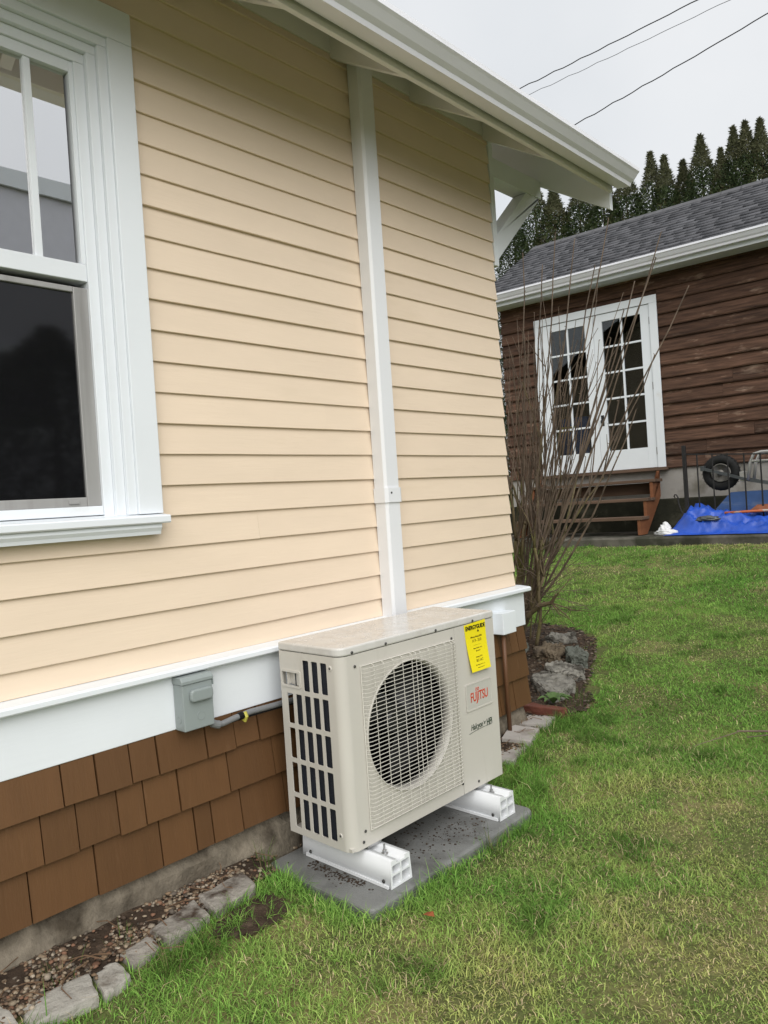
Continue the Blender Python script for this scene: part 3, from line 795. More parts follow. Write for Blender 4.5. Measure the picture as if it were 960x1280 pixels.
for (x, z) in ((-.046, HB - .035), (-.046, .045)):
    MB().lathe([(-.002, .0075), (0.0, .0085)], (x, 0.0, z), 'y', 12).build('screw_boss', m_ac, ac)
    MB().lathe([(-.004, .002), (-.0022, .0042), (-.0021, .0042)], (x, 0.0, z), 'y', 8).build('screw', m_screw, ac)
# yellow energy label: its lower half curls off the panel
vs, fs = [], []
for i in range(11):
    t = i / 10
    x = .0012 + .020 * max(0, t - .25) ** 1.6
    cy = .6735 + .009 * t
    hw = .0645 - .009 * t
    z = .5905 - .172 * t
    vs += [(x, cy - hw, z), (x + .002 * t, cy + hw, z + .005 * (1 - t))]
for i in range(10): fs.append((2 * i, 2 * i + 2, 2 * i + 3, 2 * i + 1))
lab = MB().add(vs, fs).build('energy_label', m_yellow, ac, solid=.0006)
lab['label'] = 'yellow energy label headed ENERGYGUIDE'
def on_label(t, off=.0009): return .0012 + .020 * max(0, t - .25) ** 1.6 + off
def lettering(txt, size, y, z, x, mat, parent, sx=1.0, shear=0.0, bold=0.0, nm='lettering', tilt=0.0):
    R = Matrix.Rotation(-tilt, 4, 'Y')
    me = text_mesh(txt, size, Matrix.Translation((x, y, z)) @ R @ M_front(0), sx=sx, shear=shear, offset=bold)
    return put_mesh(nm, me, mat, parent)
lettering('ENERGYGUIDE', .021, .6755, .5755, .0022, m_ink, lab, sx=.84, bold=.0006)
MB().prism([(.690, .566), (.684, .557), (.697, .557), (.6905, .548)][:3] + [], 'x', .0022, .0026).build('arrow_mark', m_ink, lab)
for txt, s, z, mt in (('Efficiency Rating (SEER)', .008, .541, m_inky), ('11.9 - 33.0', .0145, .527, m_inky), ('- - - - - - - - - -', .008, .512, m_inky), ('Range of similar models', .006, .500, m_inky),
                      ('Split System', .006, .490, m_inky), ('Heating (HSPF)', .007, .468, m_inky), ('8.2-14.2', .0135, .455, m_ink), ('For energy cost info, visit', .006, .440, m_inky), ('www productinfo', .006, .430, m_inky)):
    t = (.5905 - z) / .172
    lettering(txt, s, .6745 + .009 * t, z, on_label(t, .0013), mt, lab, sx=.9, tilt=math.atan(.020 * 1.6 * max(0, t - .25) ** .6 / .172))
# name plate
plate = MB().prism(rrect(.597, .752, .282, .376, .004), 'x', .0004, .002).build('name_plate', m_plate, ac)
put_mesh('plate_rim', curve_mesh('plate_rim', [rrect(.595, .754, .280, .378, .005), rrect(.600, .749, .285, .373, .003)], .0022, M_front(.0020)), m_ac, plate)
lettering('FUJITSU', .047, .6735, .325, .0026, m_red, plate, sx=.66, bold=.0004)
pts = [(.0028, .6625 + .0095 * math.sin(t) * (1 if True else 1), .352 + .0055 * math.sin(2 * t)) for t in np.linspace(0, 2 * pi, 21)]
MB().tube(pts, .0010, 4, False).build('logo_loop', m_red, plate)
MB().box(.0022, .0026, .6612, .6638, .304, .312).build('logo_tail', m_red, plate)
lettering('Halcyon', .030, .650, .2185, .0010, m_green, ac, sx=.72, shear=.25, nm='model_lettering')
lettering('HFI', .032, .727, .2165, .0010, m_green, ac, sx=.75, bold=.0005, nm='model_lettering')
MB().prism([(.689, .229), (.697, .222), (.704, .225), (.700, .216), (.692, .214), (.696, .220)], 'x', .0006, .001).build('bird_mark', m_green, ac)
MB().tube([(.0009, .603, .200), (.0009, .640, .204), (.0009, .690, .206), (.0009, .740, .205)], .0007, 4).build('model_underline', m_green, ac)

# crumbs of dirt on the pad
def crumbs(name, n, fx, size, colr, zoff, mat=m_soil):
    V, F4 = [], []
    for i in range(n):
        x, y, z = fx(); s = random.uniform(*size); a = random.uniform(0, 2 * pi); h = s * random.uniform(.2, .5)
        e = random.uniform(.4, 1)
        o = len(V)
        for zz in (0, h):
            for (u, v) in ((-1, -1), (1, -1), (1, 1), (-1, 1)):
                u2_, v2_ = u * s * random.uniform(.6, 1.1), v * s * e * random.uniform(.6, 1.1)
                V.append((x + cos(a) * u2_ - sin(a) * v2_, y + sin(a) * u2_ + cos(a) * v2_, z + zz + zoff))
        F4 += [(o, o + 3, o + 2, o + 1), (o + 4, o + 5, o + 6, o + 7), (o, o + 1, o + 5, o + 4), (o + 1, o + 2, o + 6, o + 5), (o + 2, o + 3, o + 7, o + 6), (o + 3, o, o + 4, o + 7)]
    return stuff(MB().add(V, F4).build(name, mat))
def pad_spot():
    k = random.random()
    if k < .35: return (random.uniform(.18, .42), 1.535 + abs(random.gauss(0, .018)) * -1 + .02 * random.random(), 0)
    if k < .8: return (random.gauss(.44, .05), random.uniform(1.75, 2.1), 0) if random.random() < .5 else (random.uniform(.2, .45), random.gauss(1.95, .1), 0)
    return (random.uniform(.09, .50), random.uniform(1.47, 2.27), 0)
o = crumbs('dirt_crumbs', 520, pad_spot, (.001, .0042), None, .0005)
o['label'] = 'dark soil crumbs scattered on the grey pad'; o['category'] = 'soil'

# ------------------------------------------------------------------ edging stones, pavers, brick, rocks
def stone(name, poly, ztop, zbot, mat, rough=.006, seed=0, dome=.004, bev=.008, fine=.022):
    """irregular block: polygon outline, subdivided and knocked about"""
    import bmesh
    r = random.Random(seed)
    c = Vector((sum(p[0] for p in poly) / len(poly), sum(p[1] for p in poly) / len(poly), 0))
    bm = bmesh.new()
    bot = [bm.verts.new((c.x + (p[0] - c.x) * 1.06, c.y + (p[1] - c.y) * 1.06, zbot)) for p in poly]
    top = [bm.verts.new((p[0], p[1], ztop + r.uniform(-.006, .006))) for p in poly]
    n = len(poly)
    bm.faces.new(list(reversed(bot))); bm.faces.new(top)
    for i in range(n): bm.faces.new((bot[i], bot[(i + 1) % n], top[(i + 1) % n], top[i]))
    bmesh.ops.recalc_face_normals(bm, faces=bm.faces)
    bmesh.ops.bevel(bm, geom=list(bm.edges), offset=bev, segments=2, affect='EDGES', profile=.6)
    bmesh.ops.triangulate(bm, faces=bm.faces)
    for _ in range(2 if fine > .02 else 4):
        long = [e for e in bm.edges if e.calc_length() > fine]
        if not long: break
        bmesh.ops.subdivide_edges(bm, edges=long, cuts=1)
        bmesh.ops.triangulate(bm, faces=bm.faces)
    ox, oy = r.uniform(0, 30), r.uniform(0, 30)
    for v in bm.verts:
        nn = v.normal
        k = (float(vn1(v.co.x + ox, v.co.y + v.co.z * 1.3 + oy, 22)) - .5) * 2 * rough + (float(vn2(v.co.x + oy, v.co.y - v.co.z + ox, 60)) - .5) * rough * 1.6
        if fine < .02:
            k += (float(vn3(v.co.x * 1.3 + ox, v.co.y + v.co.z * 2 + oy, 120)) - .5) * rough * .7 - (abs(float(vn4(v.co.x + v.co.y * .4 + oy, v.co.y - v.co.x * .3 + v.co.z, 16)) - .5) < .035) * rough * 1.1
        v.co += nn * k if nn.length else Vector((0, 0, 0))
    me = bpy.data.meshes.new(name); bm.to_mesh(me); bm.free()
    return put_mesh(name, me, mat)
stones = [([(.150, .42), (.150, .590), (.262, .600), (.292, .43)], .038, m_stone, 'pale edging stone cut off by the photo corner, nearest the camera'),
          ([(.205, .616), (.215, .779), (.312, .758), (.289, .610)], .036, m_stone, 'long pale edging stone, second from the near corner'),
          ([(.211, .789), (.212, .855), (.298, .848), (.315, .772)], .034, m_stone, 'short pale edging stone, third from the near corner'),
          ([(.194, .868), (.190, .955), (.255, .955), (.270, .868)], .036, m_stone_dirty, 'small soil-covered edging stone sunk between two bigger ones'),
          ([(.167, .966), (.130, 1.132), (.233, 1.118), (.266, .972)], .044, m_stone_dirty, 'long edging stone with soil smeared over its middle'),
          ([(.128, 1.146), (.117, 1.312), (.215, 1.289), (.237, 1.134)], .046, m_stone_dirty, 'edging stone farthest along, beside the pad corner')]
for i, (p, z, m, l) in enumerate(stones):
    tag(stone('edging_stone', p, z, -.08, m, .004, i + 5), l, 'edging stone', 'edging stones along the gravel strip')
pav = [([(.086, 2.765), (.020, 2.945), (.150, 2.985), (.215, 2.80)], 'grey paver nearest the outdoor unit'), ([(.035, 2.985), (-.005, 3.14), (.125, 3.20), (.165, 3.035)], 'grey paver beside the red brick'), ([(.10, 2.56), (.085, 2.735), (.215, 2.775), (.255, 2.60)], 'grey paver half hidden behind the outdoor unit')]
for i, (p, l) in enumerate(pav):
    tag(stone('paver', p, .052 - .02 * (i == 2), -.06, m_paver, .0015, i + 40, bev=.004), l, 'paver', 'grey pavers at the house corner')
tag(stone('brick', [(-.06, 3.165), (-.03, 3.225), (.155, 3.235), (.15, 3.17)], .085, .0, m_brick, .003, 60, bev=.005), 'red brick lying behind the grey pavers', 'brick')
rocks = [([(-.28, 3.60), (-.30, 3.76), (-.10, 3.70), (.0, 3.62), (.03, 3.45), (-.02, 3.36)], .112, .0, m_rock, 'flat cracked grey rock at the front of the bed', .010),
         ([(-.33, 3.84), (-.35, 4.0), (-.12, 3.92), (-.04, 3.78), (-.08, 3.69), (-.22, 3.74)], .125, .0, m_rock, 'flat grey rock just behind the cracked front rock', .012),
         ([(-.24, 3.98), (-.40, 4.20), (-.34, 4.26), (-.20, 4.12), (-.13, 4.0)], .165, .02, m_rock_g, 'greenish grey pointed rock beside the lawn', .014),
         ([(-.52, 4.03), (-.55, 4.20), (-.47, 4.29), (-.37, 4.16), (-.34, 3.98)], .165, .02, m_rock_b, 'brown lumpy rock left of the greenish rock', .018),
         ([(-.62, 4.32), (-.66, 4.50), (-.52, 4.58), (-.43, 4.42)], .175, .04, m_rock, 'dark grey rock at the back of the bed', .014),
         ([(-.75, 4.0), (-.80, 4.15), (-.66, 4.2), (-.62, 4.05)], .17, .02, m_rock_g, 'grey rock half hidden behind the house corner', .014)]
for i, (p, z, b, m, l, rg) in enumerate(rocks):
    tag(stone('rock', p, z, b, m, rg * .8, i + 80, bev=.014, fine=.011), l, 'rock', 'rocks edging the bed')

# gravel, bark and twigs in the strip and the bed
ICO = None
def pebbles(name, n, spot, size, palette, flat=.65):
    t = (1 + sqrt(5)) / 2
    iv = np.array([(-1, t, 0), (1, t, 0), (-1, -t, 0), (1, -t, 0), (0, -1, t), (0, 1, t), (0, -1, -t), (0, 1, -t), (t, 0, -1), (t, 0, 1), (-t, 0, -1), (-t, 0, 1)]); iv /= np.linalg.norm(iv[0])
    it = np.array([(0, 11, 5), (0, 5, 1), (0, 1, 7), (0, 7, 10), (0, 10, 11), (1, 5, 9), (5, 11, 4), (11, 10, 2), (10, 7, 6), (7, 1, 8), (3, 9, 4), (3, 4, 2), (3, 2, 6), (3, 6, 8), (3, 8, 9), (4, 9, 5), (2, 4, 11), (6, 2, 10), (8, 6, 7), (9, 8, 1)])
    P = []
    while len(P) < n:
        p = spot()
        if p is not None: P.append(p)
    P = np.array(P)
    s = RNG.uniform(size[0], size[1], n) * np.where(RNG.random(n) < .12, 1.5, 1)
    V = iv[None] * (1 + RNG.uniform(-.22, .22, (n, 12, 1)))
    V = V * np.stack([s, s * RNG.uniform(.55, .95, n), s * RNG.uniform(.4, flat, n)], -1)[:, None, :]
    a = RNG.uniform(0, 2 * pi, n); ca, sa = np.cos(a)[:, None], np.sin(a)[:, None]
    V = np.stack([V[..., 0] * ca - V[..., 1] * sa, V[..., 0] * sa + V[..., 1] * ca, V[..., 2]], -1)
    z = ground_z(P[:, 0], P[:, 1]) + .012 + RNG.uniform(0, .006, n)
    V = V + np.stack([P[:, 0], P[:, 1], z], -1)[:, None, :]
    T = (it[None] + 12 * np.arange(n)[:, None, None]).reshape(-1, 3)
    me = np_mesh(name, V.reshape(-1, 3), None, T)
    pal = np.array(palette)[RNG.integers(0, len(palette), n)] * RNG.uniform(.7, 1.25, (n, 1))
    mesh_color(me, np.repeat(pal, 12, 0))
    o = stuff(place(name, me, m_gravel, (0, 0, 0), smooth=False))
    return o
PAL = [(.17, .115, .07), (.22, .16, .105), (.13, .085, .055), (.25, .20, .14), (.11, .09, .07), (.08, .054, .036), (.30, .25, .19), (.17, .09, .055)]
def spot_strip():
    y = random.uniform(.25, 1.5) if random.random() < .82 else random.uniform(2.3, 3.1)
    x = random.uniform(.045, .24)
    if not inpoly(np.array([x]), np.array([y]), GRAVEL)[0]: return None
    if float(vn4(x, y, 11)) < .34 and random.random() < .8: return None
    return (x, y)
o = pebbles('gravel', 3000, spot_strip, (.003, .0085), PAL)
o['label'] = 'brown and tan gravel strip along the foundation'; o['category'] = 'gravel'
def spot_back():
    return (random.uniform(.03, .10), random.uniform(1.45, 2.3))
o = pebbles('gravel', 700, spot_back, (.004, .009), PAL[:6])
o['label'] = 'gravel between the foundation and the grey pad'; o['category'] = 'gravel'
def spot_bed():
    x, y = random.uniform(-1.0, .28), random.uniform(3.0, 5.0)
    return (x, y) if inpoly(np.array([x]), np.array([y]), BED)[0] else None
o = pebbles('mulch', 2600, spot_bed, (.004, .014), [(.06, .04, .028), (.04, .027, .02), (.09, .06, .04), (.13, .09, .06), (.05, .045, .035), (.16, .13, .10)], .4)
o['label'] = 'dark bark mulch in the rock-edged bed'; o['category'] = 'mulch'
mb = MB()
for i in range(170):
    p = None
    while p is None: p = spot_bed() if i < 120 else spot_strip()
    a = random.uniform(0, 2 * pi); L = random.uniform(.03, .12); z = float(ground_z(p[0], p[1])) + .024
    mb.tube([(p[0], p[1], z), (p[0] + cos(a) * L * .5, p[1] + sin(a) * L * .5, z + random.uniform(0, .015)), (p[0] + cos(a + .3) * L, p[1] + sin(a + .3) * L, z + random.uniform(-.005, .02))], [.0018, .0015, .001], 4)
o = stuff(mb.build('dry_twigs', m_deadtan)); o['label'] = 'dry twigs and stalks lying in the bed'; o['category'] = 'twigs'

# ------------------------------------------------------------------ grass
def allowed(x, y):
    ok = ~((x < .05) & (y < 3.12))
    ok &= ~((x > .055) & (x < .534) & (y > 1.452) & (y < 2.285))
    ok &= ~inpoly(x, y, GRAVEL)
    ok &= ~(inpoly(x + (vn1(x, y, 25) - .5) * .06, y + (vn2(x, y, 25) - .5) * .06, BARE) & (vn3(x, y, 45) < .60))
    ok &= ~inpoly(x + (vn1(x, y, 9) - .5) * .16, y + (vn2(x, y, 9) - .5) * .16, BED)
    for p, _, _, _ in stones: ok &= ~inpoly(x, y, p)
    for p, _ in pav: ok &= ~inpoly(x, y, p)
    lx, ly = shed_l(x, y)
    ok &= ly < -1.10
    return ok
def edge_near(x, y):
    """1 close to the pad, stones and pavers, where the mower does not reach"""
    d1 = np.maximum(np.maximum(.055 - x, x - .55), np.maximum(1.437 - y, y - 2.30))
    e = np.exp(-np.maximum(d1, 0) / .06)
    sx = np.interp(y, [.4, .6, .78, .86, 1.0, 1.3, 1.45], [.29, .30, .31, .28, .265, .235, .2])
    e2 = np.where((y < 1.43), np.exp(-np.abs(x - sx) / .07), 0)
    sx2 = np.interp(y, [2.3, 2.6, 2.8, 3.0, 3.2], [.56, .26, .22, .17, .14])
    e3 = np.where((y > 2.3) & (y < 3.3), np.exp(-np.abs(x - sx2) / .08), 0)
    ix, iy = x, y
    e4 = np.exp(-(((x - .12) / .12) ** 2 + ((y - 3.42) / .14) ** 2)) * .8
    return np.clip(np.maximum.reduce([e, e2, e3, e4]), 0, 1)
CAMP = np.array([2.0432, 0.0])
def grass_points():
    out = []
    for (x0, x1, y0, y1, dens, lod) in ((.02, 2.6, .1, 3.4, 34000, 0), (-1.7, 3.4, 3.4, 5.6, 16000, 1), (-3.2, 4.0, 5.6, 8.3, 7000, 2)):
        n = int((x1 - x0) * (y1 - y0) * dens)
        x = RNG.uniform(x0, x1, n); y = RNG.uniform(y0, y1, n)
        d = np.stack([x, y], -1) - CAMP                      # only where the lens or a step aside could see it
        ang = np.degrees(np.arctan2(-d[:, 0], d[:, 1]))
        k = (ang > 5) & (ang < 78) & (np.hypot(d[:, 0], d[:, 1]) > .75)
        k &= allowed(x, y)
        x, y = x[k], y[k]
        bare = vn1(x, y, 3.1) * .5 + vn2(x, y, 8) * .32 + vn3(x, y, 20) * .18
        e = edge_near(x, y)
        pr = np.clip(1.45 - .8 * sstep(.50, .68, bare), .75, 1)
        pr = np.maximum(pr, e)
        k = RNG.random(len(x)) < pr
        x, y, e, bare = x[k], y[k], e[k], bare[k]
        out.append((x, y, e, bare, np.full(len(x), lod)))
    return [np.concatenate(c) for c in zip(*out)]
x, y, e, bare, lod = grass_points()
n = len(x)
thick = vn4(x, y, 2.1)
L = RNG.uniform(.013, .034, n) * (.75 + .6 * thick) * (1 + 1.3 * e * RNG.random(n)) * np.where(RNG.random(n) < .03, 1.6, 1) * np.where(bare > .58, .66, 1)
wd = RNG.uniform(.0008, .0015, n) * (1 + .55 * lod)
L = L * (1 + .15 * lod)
L = L * (1 + .8 * sstep(.66, .80, vn4(x, y, 6.5) * .6 + vn2(x, y, 15) * .4))
az = RNG.uniform(0, 2 * pi, n) * .9 + vn2(x, y, 9) * 9
lean = np.clip(RNG.normal(1.2, .35, n), .2, 1.8) * (1 - .25 * e)
fz = az + RNG.uniform(-1.2, 1.2, n)
base = np.stack([x, y, ground_z(x, y) - .003], -1)
hd = np.stack([np.cos(az), np.sin(az), np.zeros(n)], -1)
sdv = np.stack([-np.sin(fz), np.cos(fz), np.zeros(n)], -1) * wd[:, None]
zv = np.array([0, 0, 1.0])
l1 = lean * .6
mid = base + (hd * np.sin(l1)[:, None] + zv * np.cos(l1)[:, None]) * (L * .5)[:, None]
l2 = lean * 1.35
tip = mid + (hd * np.sin(l2)[:, None] + zv * np.cos(l2)[:, None]) * (L * .55)[:, None]
V = np.stack([base - sdv, base + sdv, mid + sdv * .8, mid - sdv * .8, tip], 1).reshape(-1, 3)
o5 = 5 * np.arange(n)[:, None]
F4 = o5 + np.array([[0, 1, 2, 3]]); F3 = o5 + np.array([[3, 2, 4]])
me = np_mesh('grass', V, F4, F3)
g1, g2, g3, g4 = np.array([.165, .365, .065]), np.array([.35, .56, .125]), np.array([.70, .66, .25]), np.array([.74, .60, .36])
t1 = RNG.random(n); t2 = vn3(x, y, 1.6) * .6 + vn1(x, y, 5) * .4
c = g1 + (g2 - g1) * np.clip(t1 * .8 + (t2 - .4) * .9, 0, 1)[:, None]
clump = sstep(.66, .80, vn4(x, y, 6.5) * .6 + vn2(x, y, 15) * .4)
c = c * (1 - .35 * clump)[:, None]
patch = np.zeros(n)
for (a_, b_, r_) in ((.67, 2.62, .25), (1.02, 2.3, .35), (.83, 1.97, .22), (1.06, 1.82, .3), (1.24, 2.05, .3), (1.03, 2.77, .3), (1.38, 1.76, .25), (.71, 3.06, .3), (.95, 1.45, .18), (-.5, 8.1, .7), (.9, 8.2, .8)):
    patch = np.maximum(patch, np.exp(-((x - a_) ** 2 + (y - b_) ** 2) / r_ ** 2))
yel = np.clip((bare - .47) * 1.3 + .62 * patch * (.4 + 1.2 * vn1(x, y, 9)) - .6 * clump + (t2 - .5) * .7 + RNG.normal(0, .15, n) - .5 * e, 0, 1)
c = c + (g3 - c) * (yel * .75)[:, None]
dry = (RNG.random(n) < np.clip(.02 + .14 * sstep(.5, .66, bare) + .12 * patch, 0, .3) * (1 - .6 * e))
c[dry] = g4 * RNG.uniform(.6, 1.15, (dry.sum(), 1))
c = c * RNG.uniform(.5, 1.3, (n, 1))
mesh_color(me, np.repeat(c, 5, 0))
o = stuff(place('grass', me, m_grass, (0, 0, 0)))
o['label'] = 'patchy green and straw coloured lawn grass'; o['category'] = 'grass'
print('grass blades', n)

# taller tufts in the gravel strip and by the pad
def tuft(name, cx, cy, nb, r, L0, label):
    rt_ = random.Random(int(cx * 1000 + cy * 77)); V, F4_, F3_, C = [], [], [], []
    for i in range(nb):
        a = rt_.uniform(0, 2 * pi); d = r * sqrt(rt_.random()) * .5
        bx, by = cx + cos(a) * d, cy + sin(a) * d; bz = float(ground_z(bx, by)) - .002
        L = L0 * rt_.uniform(.5, 1.15); az = a + rt_.uniform(-.8, .8); le = rt_.uniform(.15, .9); w_ = rt_.uniform(.001, .0018)
        s = Vector((-sin(az), cos(az), 0)) * w_; h = Vector((cos(az), sin(az), 0)); z = Vector((0, 0, 1)); p = Vector((bx, by, bz)); o = len(V)
        for j in range(4):
            ang = le * (.4 + .75 * j / 3)
            V += [p - s * (1 - j / 4.2), p + s * (1 - j / 4.2)]
            p = p + (h * sin(ang) + z * cos(ang)) * (L / 4)
        V.append(p)
        F4_ += [(o, o + 1, o + 3, o + 2), (o + 2, o + 3, o + 5, o + 4), (o + 4, o + 5, o + 7, o + 6)]; F3_.append((o + 6, o + 7, o + 8))
        cc = [(.08, .14, .03), (.11, .17, .04), (.06, .115, .025), (.30, .25, .13)][min(3, int(rt_.random() * 3.4))]
        C += [cc] * 9
    me = np_mesh(name, np.array([tuple(v) for v in V]), np.array(F4_), np.array(F3_)); mesh_color(me, np.array(C))
    return tag(put_mesh(name, me, m_grass), label, 'grass tuft', 'grass tufts in the gravel')
tuft('grass_tuft', .12, 1.40, 34, .07, .12, 'grass tuft by the near back corner of the grey pad')
tuft('grass_tuft', .16, .74, 26, .10, .06, 'low grass tuft in the gravel behind the long pale edging stone')
tuft('grass_tuft', .15, .90, 24, .09, .065, 'low grass tuft in the gravel behind the small sunken stone')
tuft('grass_tuft', .33, .93, 40, .07, .09, 'dry-tipped grass tuft in front of the sunken edging stone')
tuft('grass_tuft', .60, 1.98, 46, .09, .085, 'grass tuft leaning over the front edge of the pad')
tuft('grass_tuft', .29, 2.68, 60, .12, .09, 'thick grass tuft in front of the grey pavers')
tuft('grass_tuft', .09, 3.43, 70, .15, .10, 'thick grass tuft below the flat cracked rock')
# weed with broad leaves
weed = tag(empty('weed', (.05, 3.29, .05)), 'broad-leaved green weed growing behind the brick', 'weed')
for i in range(9):
    a = i * 2.4; L = random.uniform(.05, .10); vs, fs = [], []
    for j in range(6):
        t = j / 5; ww = .017 * sin(pi * min(1, .12 + t * .9)) + .002
        r_ = L * t; z = .075 + .05 * sin(t * 2.2) * (1 - .3 * t)
        for s in (-1, 0, 1): vs.append((.05 + cos(a) * r_ - sin(a) * ww * s, 3.29 + sin(a) * r_ + cos(a) * ww * s, z + .006 * abs(s)))
    for j in range(5):
        for s in range(2): fs.append((j * 3 + s, j * 3 + s + 1, j * 3 + 4 + s, j * 3 + 3 + s))
    MB().add(vs, fs).build('leaf', m_weed, weed, smooth=True)
# fallen things on the lawn
def zl(x, y): return float(ground_z(x, y))
tag(MB().add([(.68, 1.505, zl(.68, 1.5) + .030), (.70, 1.50, zl(.7, 1.5) + .036), (.712, 1.515, zl(.7, 1.5) + .030), (.697, 1.528, zl(.7, 1.5) + .034), (.68, 1.522, zl(.7, 1.5) + .028)], [(0, 1, 2, 3, 4)]).build('fallen_leaf', m_dead, solid=.001), 'small orange fallen leaf in the grass before the pad', 'leaf')
tw = tag(empty('fallen_twig', (1.1, 3.35, zl(1.1, 3.35))), 'dry forked twig lying on the lawn at the right edge', 'twig')
z0 = zl(1.1, 3.35) + .035
MB().tube([(.93, 3.30, z0), (1.03, 3.33, z0 + .008), (1.16, 3.40, z0 + .004), (1.35, 3.47, z0 + .012)], [.004, .005, .006, .005], 5).build('stick', m_twig, tw)
MB().tube([(.99, 3.24, z0), (1.08, 3.30, z0 + .012), (1.25, 3.36, z0 + .006)], [.002, .003, .004], 5).build('stick', m_twig, tw)
MB().tube([(.84, 3.05, z0 - .01), (.90, 3.15, z0 + .004), (.94, 3.30, z0)], [.0012, .0018, .002], 4).build('stick', m_twig, tw)

# ------------------------------------------------------------------ bare shrub at the house corner
shrub = tag(empty('bare_shrub', (-.68, 4.35, .14)), 'leafless many-stemmed shrub behind the far house corner', 'shrub')
rs = random.Random(21)
def grow(mb, p, d, L, r0, r1, wob, nseg, upw=0.0):
    pts = [Vector(p)]; d = Vector(d).normalized()
    for i in range(nseg):
        d = (d + Vector((rs.uniform(-wob, wob), rs.uniform(-wob, wob), rs.uniform(-wob, wob) * .5 + upw))).normalized()
        pts.append(pts[-1] + d * L / nseg)
    mb.tube(pts, [r0 + (r1 - r0) * i / nseg for i in range(nseg + 1)], 6 if r0 > .008 else 4)
    return pts, d
def whip(mb, p, d, L, r):
    pts, dd = grow(mb, p, d, L, r, r * .38, .045, 9, .022)
    for q in pts[2:]:                                     # paired buds
        if rs.random() < .75:
            s = Vector((rs.uniform(-1, 1), rs.uniform(-1, 1), rs.uniform(.2, 1))).normalized()
            mb.tube([q, q + s * rs.uniform(.008, .016)], [r * .7, r * .35], 3)
    for _ in range(rs.choice((0, 1, 1, 2))):
        q = pts[rs.randint(2, 7)]
        s = (dd + Vector((rs.uniform(-.7, .7), rs.uniform(-.5, .5), .2))).normalized()
        grow(mb, q, s, L * rs.uniform(.2, .45), r * .6, r * .3, .06, 5, .03)
mains = [((-.90, 4.40), (.34, -.05, 1), .78, .021), ((-.92, 4.36), (.12, .0, 1), .85, .018), ((-.66, 4.28), (.42, -.12, 1), .72, .012), ((-.95, 4.45), (.44, .05, 1), .85, .015),
         ((-.88, 4.36), (.85, -.2, 1), .60, .012), ((-.90, 4.46), (.55, .1, 1), 1.0, .013)]
for (bx, by), d, L, r in mains:
    mb = MB(); r = r * 1.1
    pts, dd = grow(mb, (bx, by, zl(bx, by) - .02), d, L, r, r * .72, .15, 7, .03)
    tips = []
    for q in (pts[-1], pts[-1], pts[5], pts[4]):
        s_ = (dd + Vector((rs.uniform(-.6, .75), rs.uniform(-.5, .5), rs.uniform(-.1, .5)))).normalized()
        pp, d2 = grow(mb, q, s_, rs.uniform(.2, .5), r * .55, r * .30, .2, 6, .07)
        tips += [(pp[-1], d2)] + ([(pp[4], d2)] if rs.random() < .5 else [])
        mb.tube([pp[-1] - Vector((0, 0, .01)), pp[-1], pp[-1] + Vector((0, 0, .012))], [r * .3, r * .5, r * .25], 6)      # pruning knuckle
    st = mb.build('stem', m_bark, shrub, smooth=True)
    mb = MB()
    for q, d2 in tips:
        for _ in range(rs.choice((1, 2, 2, 3))):
            s_ = Vector((d2.x * .35 + rs.gauss(.07, .17), d2.y * .4 + rs.gauss(0, .16), 1)).normalized()
            Lw = max(.3, rs.uniform(1.35, 2.65) - q.z)
            whip(mb, q, s_, Lw * rs.uniform(.75, 1.05), rs.uniform(.0034, .0058))
    for _ in range(10):                                   # low tangled twigs
        q = pts[rs.randint(2, 7)]
        s_ = Vector((rs.uniform(-.3, 1.0), rs.uniform(-.8, .5), rs.uniform(-.2, .6))).normalized()
        pp, d2 = grow(mb, q, s_, rs.uniform(.2, .5), .0032, .0012, .26, 7, .02)
        for w_ in range(2):
            q2 = pp[rs.randint(2, 5)]
            grow(mb, q2, d2 + Vector((rs.uniform(-.8, .8), rs.uniform(-.8, .8), rs.uniform(-.2, .6))), rs.uniform(.08, .22), .002, .0009, .25, 4)
    mb.build('twigs', m_twig, st)
for _ in range(12):                                       # whips straight from the base
    mb = MB(); bx, by = rs.gauss(-.92, .08), rs.gauss(4.4, .07)
    whip(mb, (bx, by, zl(bx, by) - .01), (rs.gauss(.20, .15), rs.gauss(-.02, .10), 1), rs.uniform(1.0, 2.4), rs.uniform(.0038, .0062))
    mb.build('stem', m_twig if rs.random() < .6 else m_bark, shrub)
# long outer whips that stand clear on the right
for (px, pz, tx, tz) in ((-.35, .9, .50, 2.25), (-.30, .95, .36, 2.58), (-.40, 1.0, .33, 2.45), (-.45, 1.0, .05, 2.75), (-.5, 1.1, -.18, 2.7), (-.35, 1.0, .20, 2.35), (-.42, .8, .12, 2.2), (-.55, 1.1, -.3, 2.78), (-.6, 1.2, -.42, 2.6), (-.5, 1.0, -.05, 2.5), (-.3, .8, .28, 1.9), (-.65, 1.2, -.55, 2.72), (-.4, .9, .02, 2.05), (-.25, .75, .15, 1.6)):
    mb = MB(); p0 = Vector((px, 4.3, pz)); p1 = Vector((tx, 4.25, tz)); b0 = Vector((-.85, 4.38, .25))
    pts = []
    for i in range(13):
        t = i / 12
        pts.append((b0 * (1 - t) ** 2 + 2 * t * (1 - t) * p0 + p1 * t * t) + Vector((rs.uniform(-.008, .008), rs.uniform(-.01, .01), 0)))
    mb.tube(pts, [.0095 - .0062 * i / 12 for i in range(13)], 5)
    for q in pts[4:]:
        if rs.random() < .8:
            s = Vector((rs.uniform(-1, 1), 0, rs.uniform(.2, 1))).normalized(); mb.tube([q, q + s * .013], [.003, .0014], 3)
    mb.build('stem', m_twig, shrub)
mb = MB()                                                # thick low branch sagging across the bed
